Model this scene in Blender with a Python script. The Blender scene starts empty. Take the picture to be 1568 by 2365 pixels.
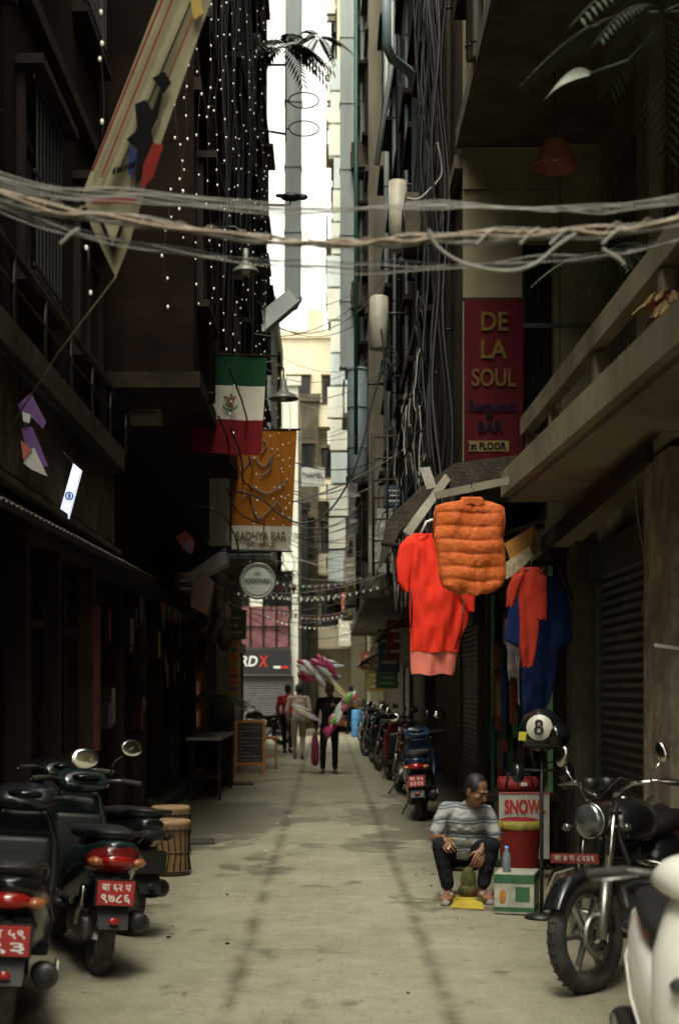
import bpy, bmesh, math, random
from mathutils import Vector, Matrix, noise, Euler
import numpy as np
random.seed(7)
F=3285.0; VX=755.0; HY=1590.0; CH=1.6
def P(px,py,Y): return Vector(((px-VX)*Y/F, Y, CH-(py-HY)*Y/F))
def Gd(px,py):
    Y=F*CH/(py-HY); return Vector(((px-VX)*Y/F,Y,0.0))
V=Vector
# ------------------------------------------------------------------ materials
MATS={}
def mat(name,col,rough=.7,metal=0.,var=.25,scale=6.,bump=0.,emis=0.,coat=0.,streak=False,alpha=1.,trans=0.,spec=.5,dirt=None,detail=6):
    if name in MATS: return MATS[name]
    m=bpy.data.materials.new(name); m.use_nodes=True; nt=m.node_tree; N=nt.nodes; L=nt.links
    b=N['Principled BSDF']; b.inputs['Roughness'].default_value=rough; b.inputs['Metallic'].default_value=metal
    b.inputs['Specular IOR Level'].default_value=spec
    c=tuple(col)+(1,)
    b.inputs['Base Color'].default_value=c
    if coat: b.inputs['Coat Weight'].default_value=coat; b.inputs['Coat Roughness'].default_value=.08
    if trans: b.inputs['Transmission Weight'].default_value=trans
    if emis: b.inputs['Emission Color'].default_value=c; b.inputs['Emission Strength'].default_value=emis
    if var>0:
        tc=N.new('ShaderNodeTexCoord'); mp=N.new('ShaderNodeMapping'); L.new(tc.outputs['Object'],mp.inputs[0])
        if streak: mp.inputs['Scale'].default_value=(1,1,.12)
        n=N.new('ShaderNodeTexNoise'); n.inputs['Scale'].default_value=scale; n.inputs['Detail'].default_value=detail; n.inputs['Roughness'].default_value=.65
        L.new(mp.outputs[0],n.inputs['Vector'])
        r=N.new('ShaderNodeValToRGB'); r.color_ramp.elements[0].position=.32; r.color_ramp.elements[1].position=.68
        lo=tuple(x*(1-var) for x in col)+(1,); hi=tuple(min(1,x*(1+var*.6)) for x in col)+(1,)
        r.color_ramp.elements[0].color=lo; r.color_ramp.elements[1].color=hi
        L.new(n.outputs['Fac'],r.inputs[0]); out=r.outputs[0]
        if dirt is not None:
            n2=N.new('ShaderNodeTexNoise'); n2.inputs['Scale'].default_value=scale*.35; n2.inputs['Detail'].default_value=8; n2.inputs['Roughness'].default_value=.7
            L.new(tc.outputs['Object'],n2.inputs['Vector'])
            r2=N.new('ShaderNodeValToRGB'); r2.color_ramp.elements[0].position=.45; r2.color_ramp.elements[1].position=.62
            L.new(n2.outputs['Fac'],r2.inputs[0])
            mx=N.new('ShaderNodeMix'); mx.data_type='RGBA'; L.new(r2.outputs[0],mx.inputs['Factor']); L.new(out,mx.inputs['A']); mx.inputs['B'].default_value=tuple(dirt)+(1,)
            out=mx.outputs['Result']
        L.new(out,b.inputs['Base Color'])
        if bump:
            bp=N.new('ShaderNodeBump'); bp.inputs['Strength'].default_value=bump; bp.inputs['Distance'].default_value=.02
            n3=N.new('ShaderNodeTexNoise'); n3.inputs['Scale'].default_value=scale*4; n3.inputs['Detail'].default_value=5
            L.new(tc.outputs['Object'],n3.inputs['Vector']); L.new(n3.outputs['Fac'],bp.inputs['Height']); L.new(bp.outputs[0],b.inputs['Normal'])
    MATS[name]=m; return m
def brickmat(name,c1,c2,mort,scale=1.):
    if name in MATS: return MATS[name]
    m=bpy.data.materials.new(name); m.use_nodes=True; nt=m.node_tree; N=nt.nodes; L=nt.links; b=N['Principled BSDF']; b.inputs['Roughness'].default_value=.95; b.inputs['Specular IOR Level'].default_value=.1
    tc=N.new('ShaderNodeTexCoord'); sx=N.new('ShaderNodeSeparateXYZ'); L.new(tc.outputs['Object'],sx.inputs[0])
    ad=N.new('ShaderNodeMath'); ad.operation='ADD'; L.new(sx.outputs[0],ad.inputs[0]); L.new(sx.outputs[1],ad.inputs[1])
    cb=N.new('ShaderNodeCombineXYZ'); L.new(ad.outputs[0],cb.inputs[0]); L.new(sx.outputs[2],cb.inputs[1])
    br=N.new('ShaderNodeTexBrick'); br.inputs['Scale'].default_value=scale; br.inputs['Brick Width'].default_value=.23; br.inputs['Row Height'].default_value=.075; br.inputs['Mortar Size'].default_value=.006
    br.inputs['Color1'].default_value=tuple(c1)+(1,); br.inputs['Color2'].default_value=tuple(c2)+(1,); br.inputs['Mortar'].default_value=tuple(mort)+(1,)
    L.new(cb.outputs[0],br.inputs['Vector'])
    n=N.new('ShaderNodeTexNoise'); n.inputs['Scale'].default_value=1.5; n.inputs['Detail'].default_value=8; L.new(tc.outputs['Object'],n.inputs['Vector'])
    r=N.new('ShaderNodeValToRGB'); r.color_ramp.elements[0].position=.35; r.color_ramp.elements[1].position=.7; r.color_ramp.elements[0].color=(.35,.35,.35,1); r.color_ramp.elements[1].color=(1,1,1,1); L.new(n.outputs[0],r.inputs[0])
    mx=N.new('ShaderNodeMix'); mx.data_type='RGBA'; mx.blend_type='MULTIPLY'; mx.inputs['Factor'].default_value=1; L.new(br.outputs[0],mx.inputs['A']); L.new(r.outputs[0],mx.inputs['B'])
    L.new(mx.outputs['Result'],b.inputs['Base Color']); MATS[name]=m; return m
# ------------------------------------------------------------------ mesh builder
def frame(d):
    d=d.normalized(); a=V((0,0,1)) if abs(d.z)<.9 else V((1,0,0))
    u=d.cross(a).normalized(); w=d.cross(u).normalized(); return u,w
class MB:
    def __init__(s): s.v=[];s.f=[];s.m=[];s.sm=[];s.mats=[]; s.M=Matrix()
    def mi(s,m):
        if m not in s.mats: s.mats.append(m)
        return s.mats.index(m)
    def add(s,vs,fs,m,smooth=False):
        o=len(s.v); M=s.M; s.v+=[M@V(v) for v in vs]; k=s.mi(m)
        for f in fs: s.f.append([i+o for i in f]); s.m.append(k); s.sm.append(smooth)
    def box(s,a,b,m):
        x0,y0,z0=[min(a[i],b[i]) for i in range(3)]; x1,y1,z1=[max(a[i],b[i]) for i in range(3)]
        s.add([(x0,y0,z0),(x1,y0,z0),(x1,y1,z0),(x0,y1,z0),(x0,y0,z1),(x1,y0,z1),(x1,y1,z1),(x0,y1,z1)],[(0,3,2,1),(4,5,6,7),(0,1,5,4),(1,2,6,5),(2,3,7,6),(3,0,4,7)],m)
    def obox(s,c,sz,m,R=None,bev=0.):
        R=R or Matrix.Identity(3); h=[x/2 for x in sz]; c=V(c)
        if bev<=0:
            vs=[c+R@V((i*h[0],j*h[1],k*h[2])) for k in(-1,1) for (i,j) in((-1,-1),(1,-1),(1,1),(-1,1))]
            s.add(vs,[(0,3,2,1),(4,5,6,7),(0,1,5,4),(1,2,6,5),(2,3,7,6),(3,0,4,7)],m); return
        bm=bmesh.new(); bmesh.ops.create_cube(bm,size=1.0)
        for v in bm.verts: v.co=V((v.co.x*sz[0],v.co.y*sz[1],v.co.z*sz[2]))
        bmesh.ops.bevel(bm,geom=bm.edges[:],offset=min(bev,min(sz)*.45),segments=2,affect='EDGES',profile=.6)
        bm.verts.index_update(); vs=[c+R@v.co for v in bm.verts]; fs=[[v.index for v in f.verts] for f in bm.faces]; bm.free(); s.add(vs,fs,m,True)
    def beam(s,p,q,w,h,m,up=V((0,0,1))):
        p=V(p);q=V(q); d=(q-p); L=d.length; d.normalize(); sd=d.cross(up)
        if sd.length<1e-4: sd=V((1,0,0))
        sd.normalize(); u=sd.cross(d).normalized(); R=Matrix((sd,d,u)).transposed(); s.obox((p+q)/2,(w,L,h),m,R)
    def tube(s,pts,r,m,n=6,closed=False,caps=True):
        pts=[V(p) for p in pts]; k=len(pts); vs=[];fs=[]; u=None
        for i,p in enumerate(pts):
            if closed: d=pts[(i+1)%k]-pts[i-1]
            else: d=pts[min(i+1,k-1)]-pts[max(i-1,0)]
            if d.length<1e-9: d=V((0,0,1))
            d.normalize()
            if u is None: u,_=frame(d)
            u=(u-d*u.dot(d)); u=u.normalized() if u.length>1e-6 else frame(d)[0]
            w=d.cross(u); rr=r[i] if isinstance(r,(list,tuple)) else r
            for j in range(n):
                a=2*math.pi*j/n; vs.append(p+(u*math.cos(a)+w*math.sin(a))*rr)
        for i in range(k if closed else k-1):
            for j in range(n):
                a=i*n+j;b=i*n+(j+1)%n;c=((i+1)%k)*n+(j+1)%n;d2=((i+1)%k)*n+j; fs.append((a,b,c,d2))
        if caps and not closed: fs.append(tuple(range(n))[::-1]); fs.append(tuple(range((k-1)*n,k*n)))
        s.add(vs,fs,m,True)
    def cyl(s,p,q,r1,r2,m,n=16): s.lathe(p,V(q)-V(p),[(0,0),(r1,0),(r1,.0),(r2,1.),(r2,1.),(0,1)],m,n,rel=True)
    def lathe(s,c,ax,prof,m,n=20,rel=False,smooth=True):
        c=V(c);ax=V(ax); L=ax.length if rel else 1.; d=ax.normalized(); u,w=frame(d); vs=[];fs=[]
        for (r,h) in prof:
            for j in range(n):
                a=2*math.pi*j/n; vs.append(c+d*(h*L)+(u*math.cos(a)+w*math.sin(a))*r)
        for i in range(len(prof)-1):
            for j in range(n): fs.append((i*n+j,i*n+(j+1)%n,(i+1)*n+(j+1)%n,(i+1)*n+j))
        s.add(vs,fs,m,smooth)
    def ell(s,c,r,m,R=None,nu=16,nv=10):
        R=R or Matrix.Identity(3); c=V(c); r=(r,r,r) if isinstance(r,(int,float)) else r; vs=[];fs=[]
        for i in range(nv+1):
            t=math.pi*i/nv
            for j in range(nu):
                a=2*math.pi*j/nu; vs.append(c+R@V((r[0]*math.sin(t)*math.cos(a),r[1]*math.sin(t)*math.sin(a),r[2]*math.cos(t))))
        for i in range(nv):
            for j in range(nu): fs.append((i*nu+j,(i+1)*nu+j,(i+1)*nu+(j+1)%nu,i*nu+(j+1)%nu))
        s.add(vs,fs,m,True)
    def torus(s,c,ax,R,r,m,nu=36,nv=8):
        u,w=frame(V(ax)); c=V(c); s.tube([c+(u*math.cos(2*math.pi*i/nu)+w*math.sin(2*math.pi*i/nu))*R for i in range(nu)],r,m,nv,closed=True)
    def prism(s,pts,off,m):
        k=len(pts); pts=[V(p) for p in pts]; off=V(off); vs=pts+[p+off for p in pts]
        fs=[tuple(range(k))[::-1],tuple(range(k,2*k))]+[(i,(i+1)%k,(i+1)%k+k,i+k) for i in range(k)]
        s.add(vs,fs,m)
    def loft(s,secs,m,n=20,pw=2.6,axis='x'):
        vs=[];fs=[]
        for (x,cy,cz,hy,hz) in secs:
            for j in range(n):
                a=2*math.pi*j/n; ca,sa=math.cos(a),math.sin(a)
                y=cy+hy*math.copysign(abs(ca)**(2/pw),ca); z=cz+hz*math.copysign(abs(sa)**(2/pw),sa)
                vs.append((x,y,z) if axis=='x' else (y,z,x))
        k=len(secs)
        for i in range(k-1):
            for j in range(n): fs.append((i*n+j,i*n+(j+1)%n,(i+1)*n+(j+1)%n,(i+1)*n+j))
        fs.append(tuple(range(n))[::-1]); fs.append(tuple(range((k-1)*n,k*n)))
        s.add(vs,fs,m,True)
    def arc(s,c,R,w,a0,a1,m,th=.008,n=16):
        vs=[];fs=[]
        for i in range(n+1):
            a=math.radians(a0+(a1-a0)*i/n)
            for (yy,rr) in ((-w/2,R-.02),(-w/2*.7,R),(w/2*.7,R),(w/2,R-.02),(w/2*.9,R-.02-th),(0,R-th),(-w/2*.9,R-.02-th)):
                vs.append((c[0]+rr*math.cos(a),c[1]+yy,c[2]+rr*math.sin(a)))
        for i in range(n):
            for j in range(7): fs.append((i*7+j,i*7+(j+1)%7,(i+1)*7+(j+1)%7,(i+1)*7+j))
        s.add(vs,fs,m,True)
    def build(s,name,parent=None):
        if not s.v: return None
        xs=[v.x for v in s.v];ys=[v.y for v in s.v];zs=[v.z for v in s.v]
        c=V(((min(xs)+max(xs))/2,(min(ys)+max(ys))/2,min(zs)))
        me=bpy.data.meshes.new(name); me.from_pydata([v-c for v in s.v],[],s.f)
        for m in s.mats: me.materials.append(m)
        me.polygons.foreach_set('material_index',s.m); me.polygons.foreach_set('use_smooth',s.sm); me.update()
        o=bpy.data.objects.new(name,me); o.location=c; bpy.context.collection.objects.link(o)
        if parent: o.parent=parent
        return o
EMP=[]
def group(name):
    e=bpy.data.objects.new(name,None); e.empty_display_size=.1; bpy.context.collection.objects.link(e); EMP.append(e); return e
def text(body,loc,size,m,parent,rz=0.,width=None,ext=.004,height=None,name='lettering',tilt=0.,bold=0.0,shear=0.):
    c=bpy.data.curves.new('txt','FONT'); c.body=body; c.size=size; c.align_x='CENTER'; c.align_y='CENTER'; c.extrude=ext; c.offset=bold; c.resolution_u=3; c.shear=shear
    o=bpy.data.objects.new('txt',c); bpy.context.collection.objects.link(o)
    dg=bpy.context.evaluated_depsgraph_get(); me=bpy.data.meshes.new_from_object(o.evaluated_get(dg)); bpy.data.objects.remove(o)
    if len(me.vertices)==0: return None
    co=np.array([v.co[:] for v in me.vertices]); mn=co.min(0);mx=co.max(0); ce=(mn+mx)/2
    sx=width/(mx[0]-mn[0]) if width else 1.; sy=height/(mx[1]-mn[1]) if height else sx if width else 1.
    R=Matrix.Rotation(rz,3,'Z')@Matrix.Rotation(math.radians(90),3,'X')@Matrix.Rotation(tilt,3,'Z')
    for v in me.vertices: v.co=R@V(((v.co.x-ce[0])*sx,(v.co.y-ce[1])*sy,v.co.z))
    me.materials.clear(); me.materials.append(m); me.name=name
    ob=bpy.data.objects.new(name,me); ob.location=V(loc); bpy.context.collection.objects.link(ob); ob.parent=parent
    return ob
def finalize():
    bpy.context.view_layer.update()
    for e in EMP:
        ch=[c for c in e.children]
        if not ch: continue
        mn=V((1e9,)*3);mx=V((-1e9,)*3)
        for c in ch:
            for b in c.bound_box:
                p=c.location+c.rotation_euler.to_matrix()@V(b)
                for i in range(3): mn[i]=min(mn[i],p[i]);mx[i]=max(mx[i],p[i])
        ce=V(((mn.x+mx.x)/2,(mn.y+mx.y)/2,mn.z)); e.location=ce
        for c in ch: c.location=c.location-ce
# ------------------------------------------------------------------ palette
plaster_d=mat('plaster_dark',(.24,.21,.15),.9,var=.55,scale=1.6,bump=.3,streak=True)
plaster_b=mat('plaster_beige',(.25,.215,.135),.92,var=.35,scale=1.2,bump=.25,streak=True,dirt=(.11,.088,.05),spec=.25)
wood_d=mat('wood_dark',(.018,.011,.007),.85,var=.5,scale=5,bump=.2,streak=True,spec=.25)
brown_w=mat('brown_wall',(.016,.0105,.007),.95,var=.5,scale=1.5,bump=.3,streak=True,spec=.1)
cream=mat('plaster_cream',(.7,.62,.46),.9,var=.22,scale=1,bump=.1,streak=True)
pale=mat('plaster_pale',(.66,.66,.58),.9,var=.2,scale=1,streak=True)
paleblue=mat('sheet_pale_blue',(.5,.56,.54),.6,var=.25,scale=1.5,streak=True)
conc_d=mat('concrete_dark',(.09,.076,.052),.92,var=.5,scale=2.5,bump=.3,spec=.3)
conc_l=mat('concrete_shaded',(.026,.019,.012),.95,var=.5,scale=2.5,bump=.3,spec=.15)  # left-side concrete, the shade of that side put into its colour
conc_m=mat('concrete_brown',(.05,.038,.023),.95,var=.6,scale=3,bump=.4,spec=.15,dirt=(.02,.016,.01))
glass_d=mat('window_glass_dark',(.008,.009,.009),.1,var=0,spec=.35)
black=mat('black_paint',(.011,.011,.011),.45,var=.3)
rubber=mat('tyre_rubber',(.022,.021,.02),.85,var=.35,scale=20,dirt=(.06,.052,.042))
blackpl=mat('black_plastic',(.013,.013,.013),.5,var=.3,scale=10,spec=.35)
gloss_blk=mat('gloss_black_paint',(.009,.010,.011),.25,var=.4,coat=.25,spec=.4)
chrome=mat('chrome',(.55,.54,.5),.2,1.,var=.3,scale=12)
alu=mat('aluminium',(.4,.39,.36),.42,1.,var=.35,scale=15)
steel_d=mat('engine_metal',(.1,.095,.09),.5,.8,var=.4,scale=15)
mirror=mat('mirror_glass',(.85,.88,.84),.03,1.,var=0)
redp=mat('plate_red',(.38,.02,.018),.55,var=.3,scale=14)
whitep=mat('white_paint',(.75,.73,.66),.5,var=.1)
lensred=mat('red_lens',(.3,.01,.008),.15,var=.1,coat=.4)
lensor=mat('orange_lens',(.35,.11,.04),.2,var=.1,coat=.4)
lenswh=mat('clear_lens',(.36,.36,.34),.1,var=.1,coat=.5)
lensgl=mat('headlamp_glass',(.13,.14,.135),.08,.6,var=.4,scale=30,coat=.5)
galv=mat('galvanised_duct',(.4,.45,.43),.5,.15,var=.3,scale=2,streak=True)
duct_b=mat('blue_grey_pipe',(.2,.26,.27),.5,var=.3,scale=2,streak=True)
wire_b=mat('black_cable',(.012,.012,.011),.6,var=.2)
wire_g=mat('grey_cable',(.24,.23,.2),.6,var=.3,scale=12)
wire_r=mat('taped_cable',(.30,.235,.17),.7,var=.5,scale=25)
rust=mat('rusty_tin',(.1,.065,.042),.85,.15,var=.5,scale=4,dirt=(.045,.036,.024))
tin=mat('tin_sheet',(.46,.44,.37),.55,.15,var=.3,scale=6,dirt=(.28,.23,.16))
shut_m=mat('shutter_steel',(.055,.057,.052),.55,.3,var=.35,scale=3,streak=True,dirt=(.028,.028,.025))
# ------------------------------------------------------------------ ground
def ground_mat():
    m=bpy.data.materials.new('street_paving'); m.use_nodes=True; nt=m.node_tree;N=nt.nodes;L=nt.links;b=N['Principled BSDF']; b.inputs['Specular IOR Level'].default_value=.35
    geo=N.new('ShaderNodeNewGeometry'); pos=geo.outputs['Position']
    sx=N.new('ShaderNodeSeparateXYZ'); L.new(pos,sx.inputs[0])
    def noi(sc,det=8,ro=.65,mapv=None):
        n=N.new('ShaderNodeTexNoise'); n.inputs['Scale'].default_value=sc;n.inputs['Detail'].default_value=det;n.inputs['Roughness'].default_value=ro
        if mapv:
            mp=N.new('ShaderNodeMapping'); mp.inputs['Scale'].default_value=mapv; L.new(pos,mp.inputs[0]); L.new(mp.outputs[0],n.inputs['Vector'])
        else: L.new(pos,n.inputs['Vector'])
        return n.outputs['Fac']
    def ramp(i,p0,p1,c0,c1):
        r=N.new('ShaderNodeValToRGB'); r.color_ramp.elements[0].position=p0;r.color_ramp.elements[1].position=p1
        r.color_ramp.elements[0].color=tuple(c0)+(1,);r.color_ramp.elements[1].color=tuple(c1)+(1,); L.new(i,r.inputs[0]); return r.outputs[0]
    def mix(f,a,bb,bt='MIX'):
        x=N.new('ShaderNodeMix'); x.data_type='RGBA'; x.blend_type=bt
        if isinstance(f,float): x.inputs['Factor'].default_value=f
        else: L.new(f,x.inputs['Factor'])
        for k,c in (('A',a),('B',bb)):
            if isinstance(c,tuple): x.inputs[k].default_value=c+(1,)
            else: L.new(c,x.inputs[k])
        return x.outputs['Result']
    def math1(op,a,bb,c=None):
        x=N.new('ShaderNodeMath'); x.operation=op
        for k,vv in enumerate((a,bb,c)):
            if vv is None: continue
            if isinstance(vv,(float,int)): x.inputs[k].default_value=vv
            else: L.new(vv,x.inputs[k])
        return x.outputs[0]
    def brick(w,h,sc,mort,rot=0,md=(.5,.48,.43)):
        mp=N.new('ShaderNodeMapping'); mp.inputs['Rotation'].default_value=(0,0,rot)
        nz=N.new('ShaderNodeTexNoise'); nz.inputs['Scale'].default_value=1.6; L.new(pos,nz.inputs['Vector'])
        va=N.new('ShaderNodeVectorMath'); va.operation='MULTIPLY_ADD'; L.new(nz.outputs['Color'],va.inputs[0]); va.inputs[1].default_value=(.08,.08,0); L.new(pos,va.inputs[2])
        L.new(va.outputs[0],mp.inputs[0])
        br=N.new('ShaderNodeTexBrick'); br.inputs['Scale'].default_value=sc; br.inputs['Brick Width'].default_value=w;br.inputs['Row Height'].default_value=h; br.inputs['Mortar Size'].default_value=mort; br.inputs['Mortar Smooth'].default_value=.6
        br.inputs['Color1'].default_value=(1.04,1.03,1.01,1);br.inputs['Color2'].default_value=(.9,.9,.9,1);br.inputs['Mortar'].default_value=md+(1,)
        L.new(mp.outputs[0],br.inputs['Vector']); return br
    sand=ramp(noi(1.3),.3,.7,(.25,.232,.16),(.38,.355,.26))
    fine=ramp(noi(45,4),.3,.7,(.76,.76,.76),(1.12,1.12,1.12))
    mid=ramp(noi(7,6,.7),.3,.7,(.8,.8,.8),(1.06,1.06,1.06))
    base=mix(1.0,mix(1.0,sand,fine,'MULTIPLY'),mid,'MULTIPLY')
    bc=brick(.25,.125,1.,.009); bo=brick(.3,.2,1.,.007,math.radians(90),(.62,.6,.56))
    xo=math1('ADD',sx.outputs[0],-.06); ab=math1('ABSOLUTE',xo,0.); wob=math1('MULTIPLY_ADD',noi(3,5),.1,-.05); ab2=math1('ADD',ab,wob)
    strip=ramp(ab2,.52,.535,(1,1,1),(0,0,0))
    worn=ramp(noi(1.1,8,.78),.40,.62,(0.,0.,0.),(.85,.85,.85))
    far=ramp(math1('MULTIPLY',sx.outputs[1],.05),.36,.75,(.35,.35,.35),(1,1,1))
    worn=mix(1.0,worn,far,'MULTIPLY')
    cb=mix(worn,(.97,.97,.96),bc.outputs['Color'])
    ob=mix(ramp(noi(.6,7,.7),.5,.7,(0,0,0),(.45,.45,.45)),(.94,.94,.93),bo.outputs['Color'])
    pat=mix(strip,ob,cb)
    col=mix(1.0,base,pat,'MULTIPLY')
    edge=ramp(math1('ABSOLUTE',math1('ADD',ab2,-.55),0.),.0,.075,(.45,.43,.4),(1,1,1))
    col=mix(ramp(noi(1.7,7,.7),.38,.56,(.2,.2,.2),(1,1,1)),col,mix(1.0,col,edge,'MULTIPLY'))
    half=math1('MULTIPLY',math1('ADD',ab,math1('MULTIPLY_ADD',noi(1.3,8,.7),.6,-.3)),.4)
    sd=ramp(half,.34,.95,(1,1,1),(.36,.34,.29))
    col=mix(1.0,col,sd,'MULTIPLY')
    band=math1('MAXIMUM',math1('SUBTRACT',1.,math1('MULTIPLY',math1('ABSOLUTE',math1('ADD',sx.outputs[1],-17.5),0.),.2)),0.)
    off=math1('MULTIPLY',math1('MULTIPLY',band,.22),math1('MINIMUM',math1('MULTIPLY',ab,1.2),1.))
    wet=ramp(math1('ADD',noi(.9,9,.76,(1,.6,1)),off),.55,.61,(0,0,0),(.85,.85,.85))
    col=mix(wet,col,mix(1.0,col,(.48,.47,.45),'MULTIPLY'))
    lite=ramp(noi(2.1,8,.75),.62,.67,(0,0,0),(.5,.5,.5)); col=mix(lite,col,(.38,.355,.28))
    stain=ramp(noi(3.2,9,.8),.56,.66,(0,0,0),(.45,.45,.45)); col=mix(stain,col,mix(1.0,col,(.6,.57,.5),'MULTIPLY'))
    spots=ramp(noi(9,3,.5),.67,.72,(0,0,0),(.6,.6,.6)); col=mix(spots,col,(.1,.085,.06))
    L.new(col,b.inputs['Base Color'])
    rr=ramp(wet,0.,1.,(.88,.88,.88),(.33,.33,.33)); L.new(rr,b.inputs['Roughness'])
    bp=N.new('ShaderNodeBump'); bp.inputs['Strength'].default_value=.4; bp.inputs['Distance'].default_value=.012
    hh=mix(.5,pat,mix(.5,fine,mid)); L.new(hh,bp.inputs['Height']); L.new(bp.outputs[0],b.inputs['Normal'])
    return m
mb=MB(); mb.box((-300,-100,-.3),(300,500,-.004),mat('bare_ground',(.2,.18,.14),.95,var=.3,scale=.5)); mb.build('ground')
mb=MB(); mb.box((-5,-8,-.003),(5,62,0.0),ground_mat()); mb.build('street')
mb=MB(); rnd=random.Random(77)
for i in range(80):
    x=rnd.choice((-1,1))*rnd.uniform(.3,2.0); y=rnd.uniform(7,30); a=rnd.random()*3; s=rnd.uniform(.01,.04)
    mb.prism([(x,y,.004),(x+s*math.cos(a),y+s*math.sin(a),.006),(x+s*1.2*math.cos(a+.9),y+s*math.sin(a+.9),.012),(x-s*.3,y+s*.6,.008)],(0,0,.003),rnd.choice((wood_d,tin,conc_d,wood_d,whitep)))
mb.build('street_litter')
# ------------------------------------------------------------------ buildings
def bx(mb,X,side,a,b,y0,y1,z0,z1,m):
    o=-side; mb.box((X+o*a,y0,z0),(X+o*b,y1,z1),m)
def window(mb,X,side,y0,y1,z0,z1,fm,gm,bars=False):
    bx(mb,X,side,0,.012,y0,y1,z0,z1,gm)
    t=.06
    for (a,b,c,d) in ((y0-t,y0,z0-t,z1+t),(y1,y1+t,z0-t,z1+t),(y0,y1,z1,z1+t),(y0,y1,z0-t,z0)): bx(mb,X,side,0,.06,a,b,c,d,fm)
    ym=(y0+y1)/2; bx(mb,X,side,.012,.045,ym-.025,ym+.025,z0,z1,fm)
    bx(mb,X,side,.012,.04,y0,ym-.025,z0+(z1-z0)*.68,z0+(z1-z0)*.68+.04,fm); bx(mb,X,side,.012,.04,ym+.025,y1,z0+(z1-z0)*.68,z0+(z1-z0)*.68+.04,fm)
    bx(mb,X,side,0,.13,y0-.12,y1+.12,z0-t-.07,z0-t-.001,fm)
    bx(mb,X,side,0,.2,y0-.12,y1+.12,z1+t+.001,z1+t+.07,fm)
    if bars:
        k=int((y1-y0)/.12)
        for i in range(1,k): yy=y0+(y1-y0)*i/k; bx(mb,X,side,.1,.115,yy-.007,yy+.007,z0-.03,z1+.03,wire_b)
        for zz in (z0,(z0+z1)/2,z1): bx(mb,X,side,.116,.128,y0-.05,y1+.05,zz-.012,zz+.012,wire_b)
def balcony(mb,X,side,y0,y1,z,w,sm,rm):
    bx(mb,X,side,.0,w,y0,y1,z-.12,z,sm)
    k=max(2,int((y1-y0)/.14))
    for i in range(k+1):
        yy=y0+.03+(y1-y0-.06)*i/k; bx(mb,X,side,w-.05,w-.03,yy-.01,yy+.01,z,z+.9,rm)
    bx(mb,X,side,w-.07,w-.01,y0,y1,z+.901,z+.95,rm); bx(mb,X,side,w-.06,w-.02,y0,y1,z+.08,z+.11,rm)
def acunit(mb,X,side,y,z,m):
    bx(mb,X,side,.02,.34,y,y+.75,z,z+.52,m); 
    mb.torus((X-side*.345,y+.37,z+.26),(1,0,0),.19,.012,black,20,5)
    for r in (.07,.13): mb.torus((X-side*.345,y+.37,z+.26),(1,0,0),r,.005,black,16,4)
    bx(mb,X,side,0,.38,y+.1,y+.14,z-.05,z-.002,black); bx(mb,X,side,0,.38,y+.6,y+.64,z-.05,z-.002,black)
def building(name,side,Y0,Y1,Xg,Xu,zc,H,gm,um,fm,depth=5,fl=2.9,bay=2.1,seed=0,bars=.4,balc=.25,win=True,ac=.2,band=None,bw=.4):
    rnd=random.Random(seed); e=group(name); w=MB(); band=band or conc_d
    w.box((Xg,Y0,0),(side*(abs(Xg)+depth),Y1,zc),gm); w.box((Xu,Y0,zc+.003),(side*(abs(Xg)+depth),Y1,H),um)
    w.box((Xu-side*.06,Y0-.02,zc-.16),(Xg+side*.5,Y1+.02,zc-.002),band)
    z=zc+fl
    while z<H-1: bx(w,Xu,side,0,.07,Y0,Y1,z-.14,z-.02,band); z+=fl
    w.box((Xu-side*.12,Y0-.05,H+.001),(Xu+side*.15,Y1+.05,H+.5),um); w.build('walls',e)
    if win:
        g=MB(); z=zc+.0
        while z+fl<=H+.2:
            n=max(1,int((Y1-Y0)/bay)); b=(Y1-Y0)/n
            for i in range(n):
                y=Y0+b*i
                if rnd.random()<balc:
                    window(g,Xu,side,y+b*.22,y+b*.75,z+.15,z+2.2,fm,glass_d); balcony(g,Xu,side,y+.1,y+b-.15,z+.1,bw,band,black)
                elif rnd.random()<.85:
                    window(g,Xu,side,y+b*.2,y+b*.72,z+.85,z+2.15,fm,glass_d,rnd.random()<bars)
                    if rnd.random()<ac: acunit(g,Xu,side,y+b*.25,z+.15,conc_d if Y0<35 else pale)
            z+=fl
        g.build('windows',e)
        p=MB()
        for k in range(int((Y1-Y0)/4)+1):
            yy=Y0+.3+rnd.random()*(Y1-Y0-.6); r=rnd.choice((.03,.05,.055)); xx=Xu-side*(r+.03)
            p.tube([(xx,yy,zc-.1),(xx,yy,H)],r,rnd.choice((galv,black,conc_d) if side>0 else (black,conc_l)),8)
            z=zc
            while z<H: p.torus((xx,yy,z),(0,0,1),r,.012,black,12,4); z+=1.5
        p.build('drainpipes',e)
    return e
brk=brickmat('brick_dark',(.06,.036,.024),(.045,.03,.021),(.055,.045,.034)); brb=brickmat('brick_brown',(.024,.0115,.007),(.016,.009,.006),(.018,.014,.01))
R1=building('concrete_building',1,-6,12.6,2.4,1.2,6.55,11,plaster_b,plaster_b,wood_d,seed=1,balc=0,ac=0)
R2=building('brick_building',1,12.605,29,2.2,1.2,3.45,18.5,conc_d,brk,wood_d,seed=2,balc=0,ac=.15)
mb=MB(); mb.box((1.2,12.56,3.46),(2.4,12.601,6.38),plaster_b); mb.box((2.05,12.48,3.3),(2.399,12.559,6.38),plaster_b); mb.box((1.2,12.53,6.0),(2.049,12.558,6.1),plaster_b); mb.build('rear_wall',R1)
R3=building('plaster_building',1,29.01,50,2.0,.85,3.6,27,conc_d,plaster_d,wood_d,seed=3,balc=.15)
R4=building('cream_building',1,50.01,60,1.6,.36,5.2,30,cream,cream,brown_w,seed=4,balc=.3)
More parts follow.
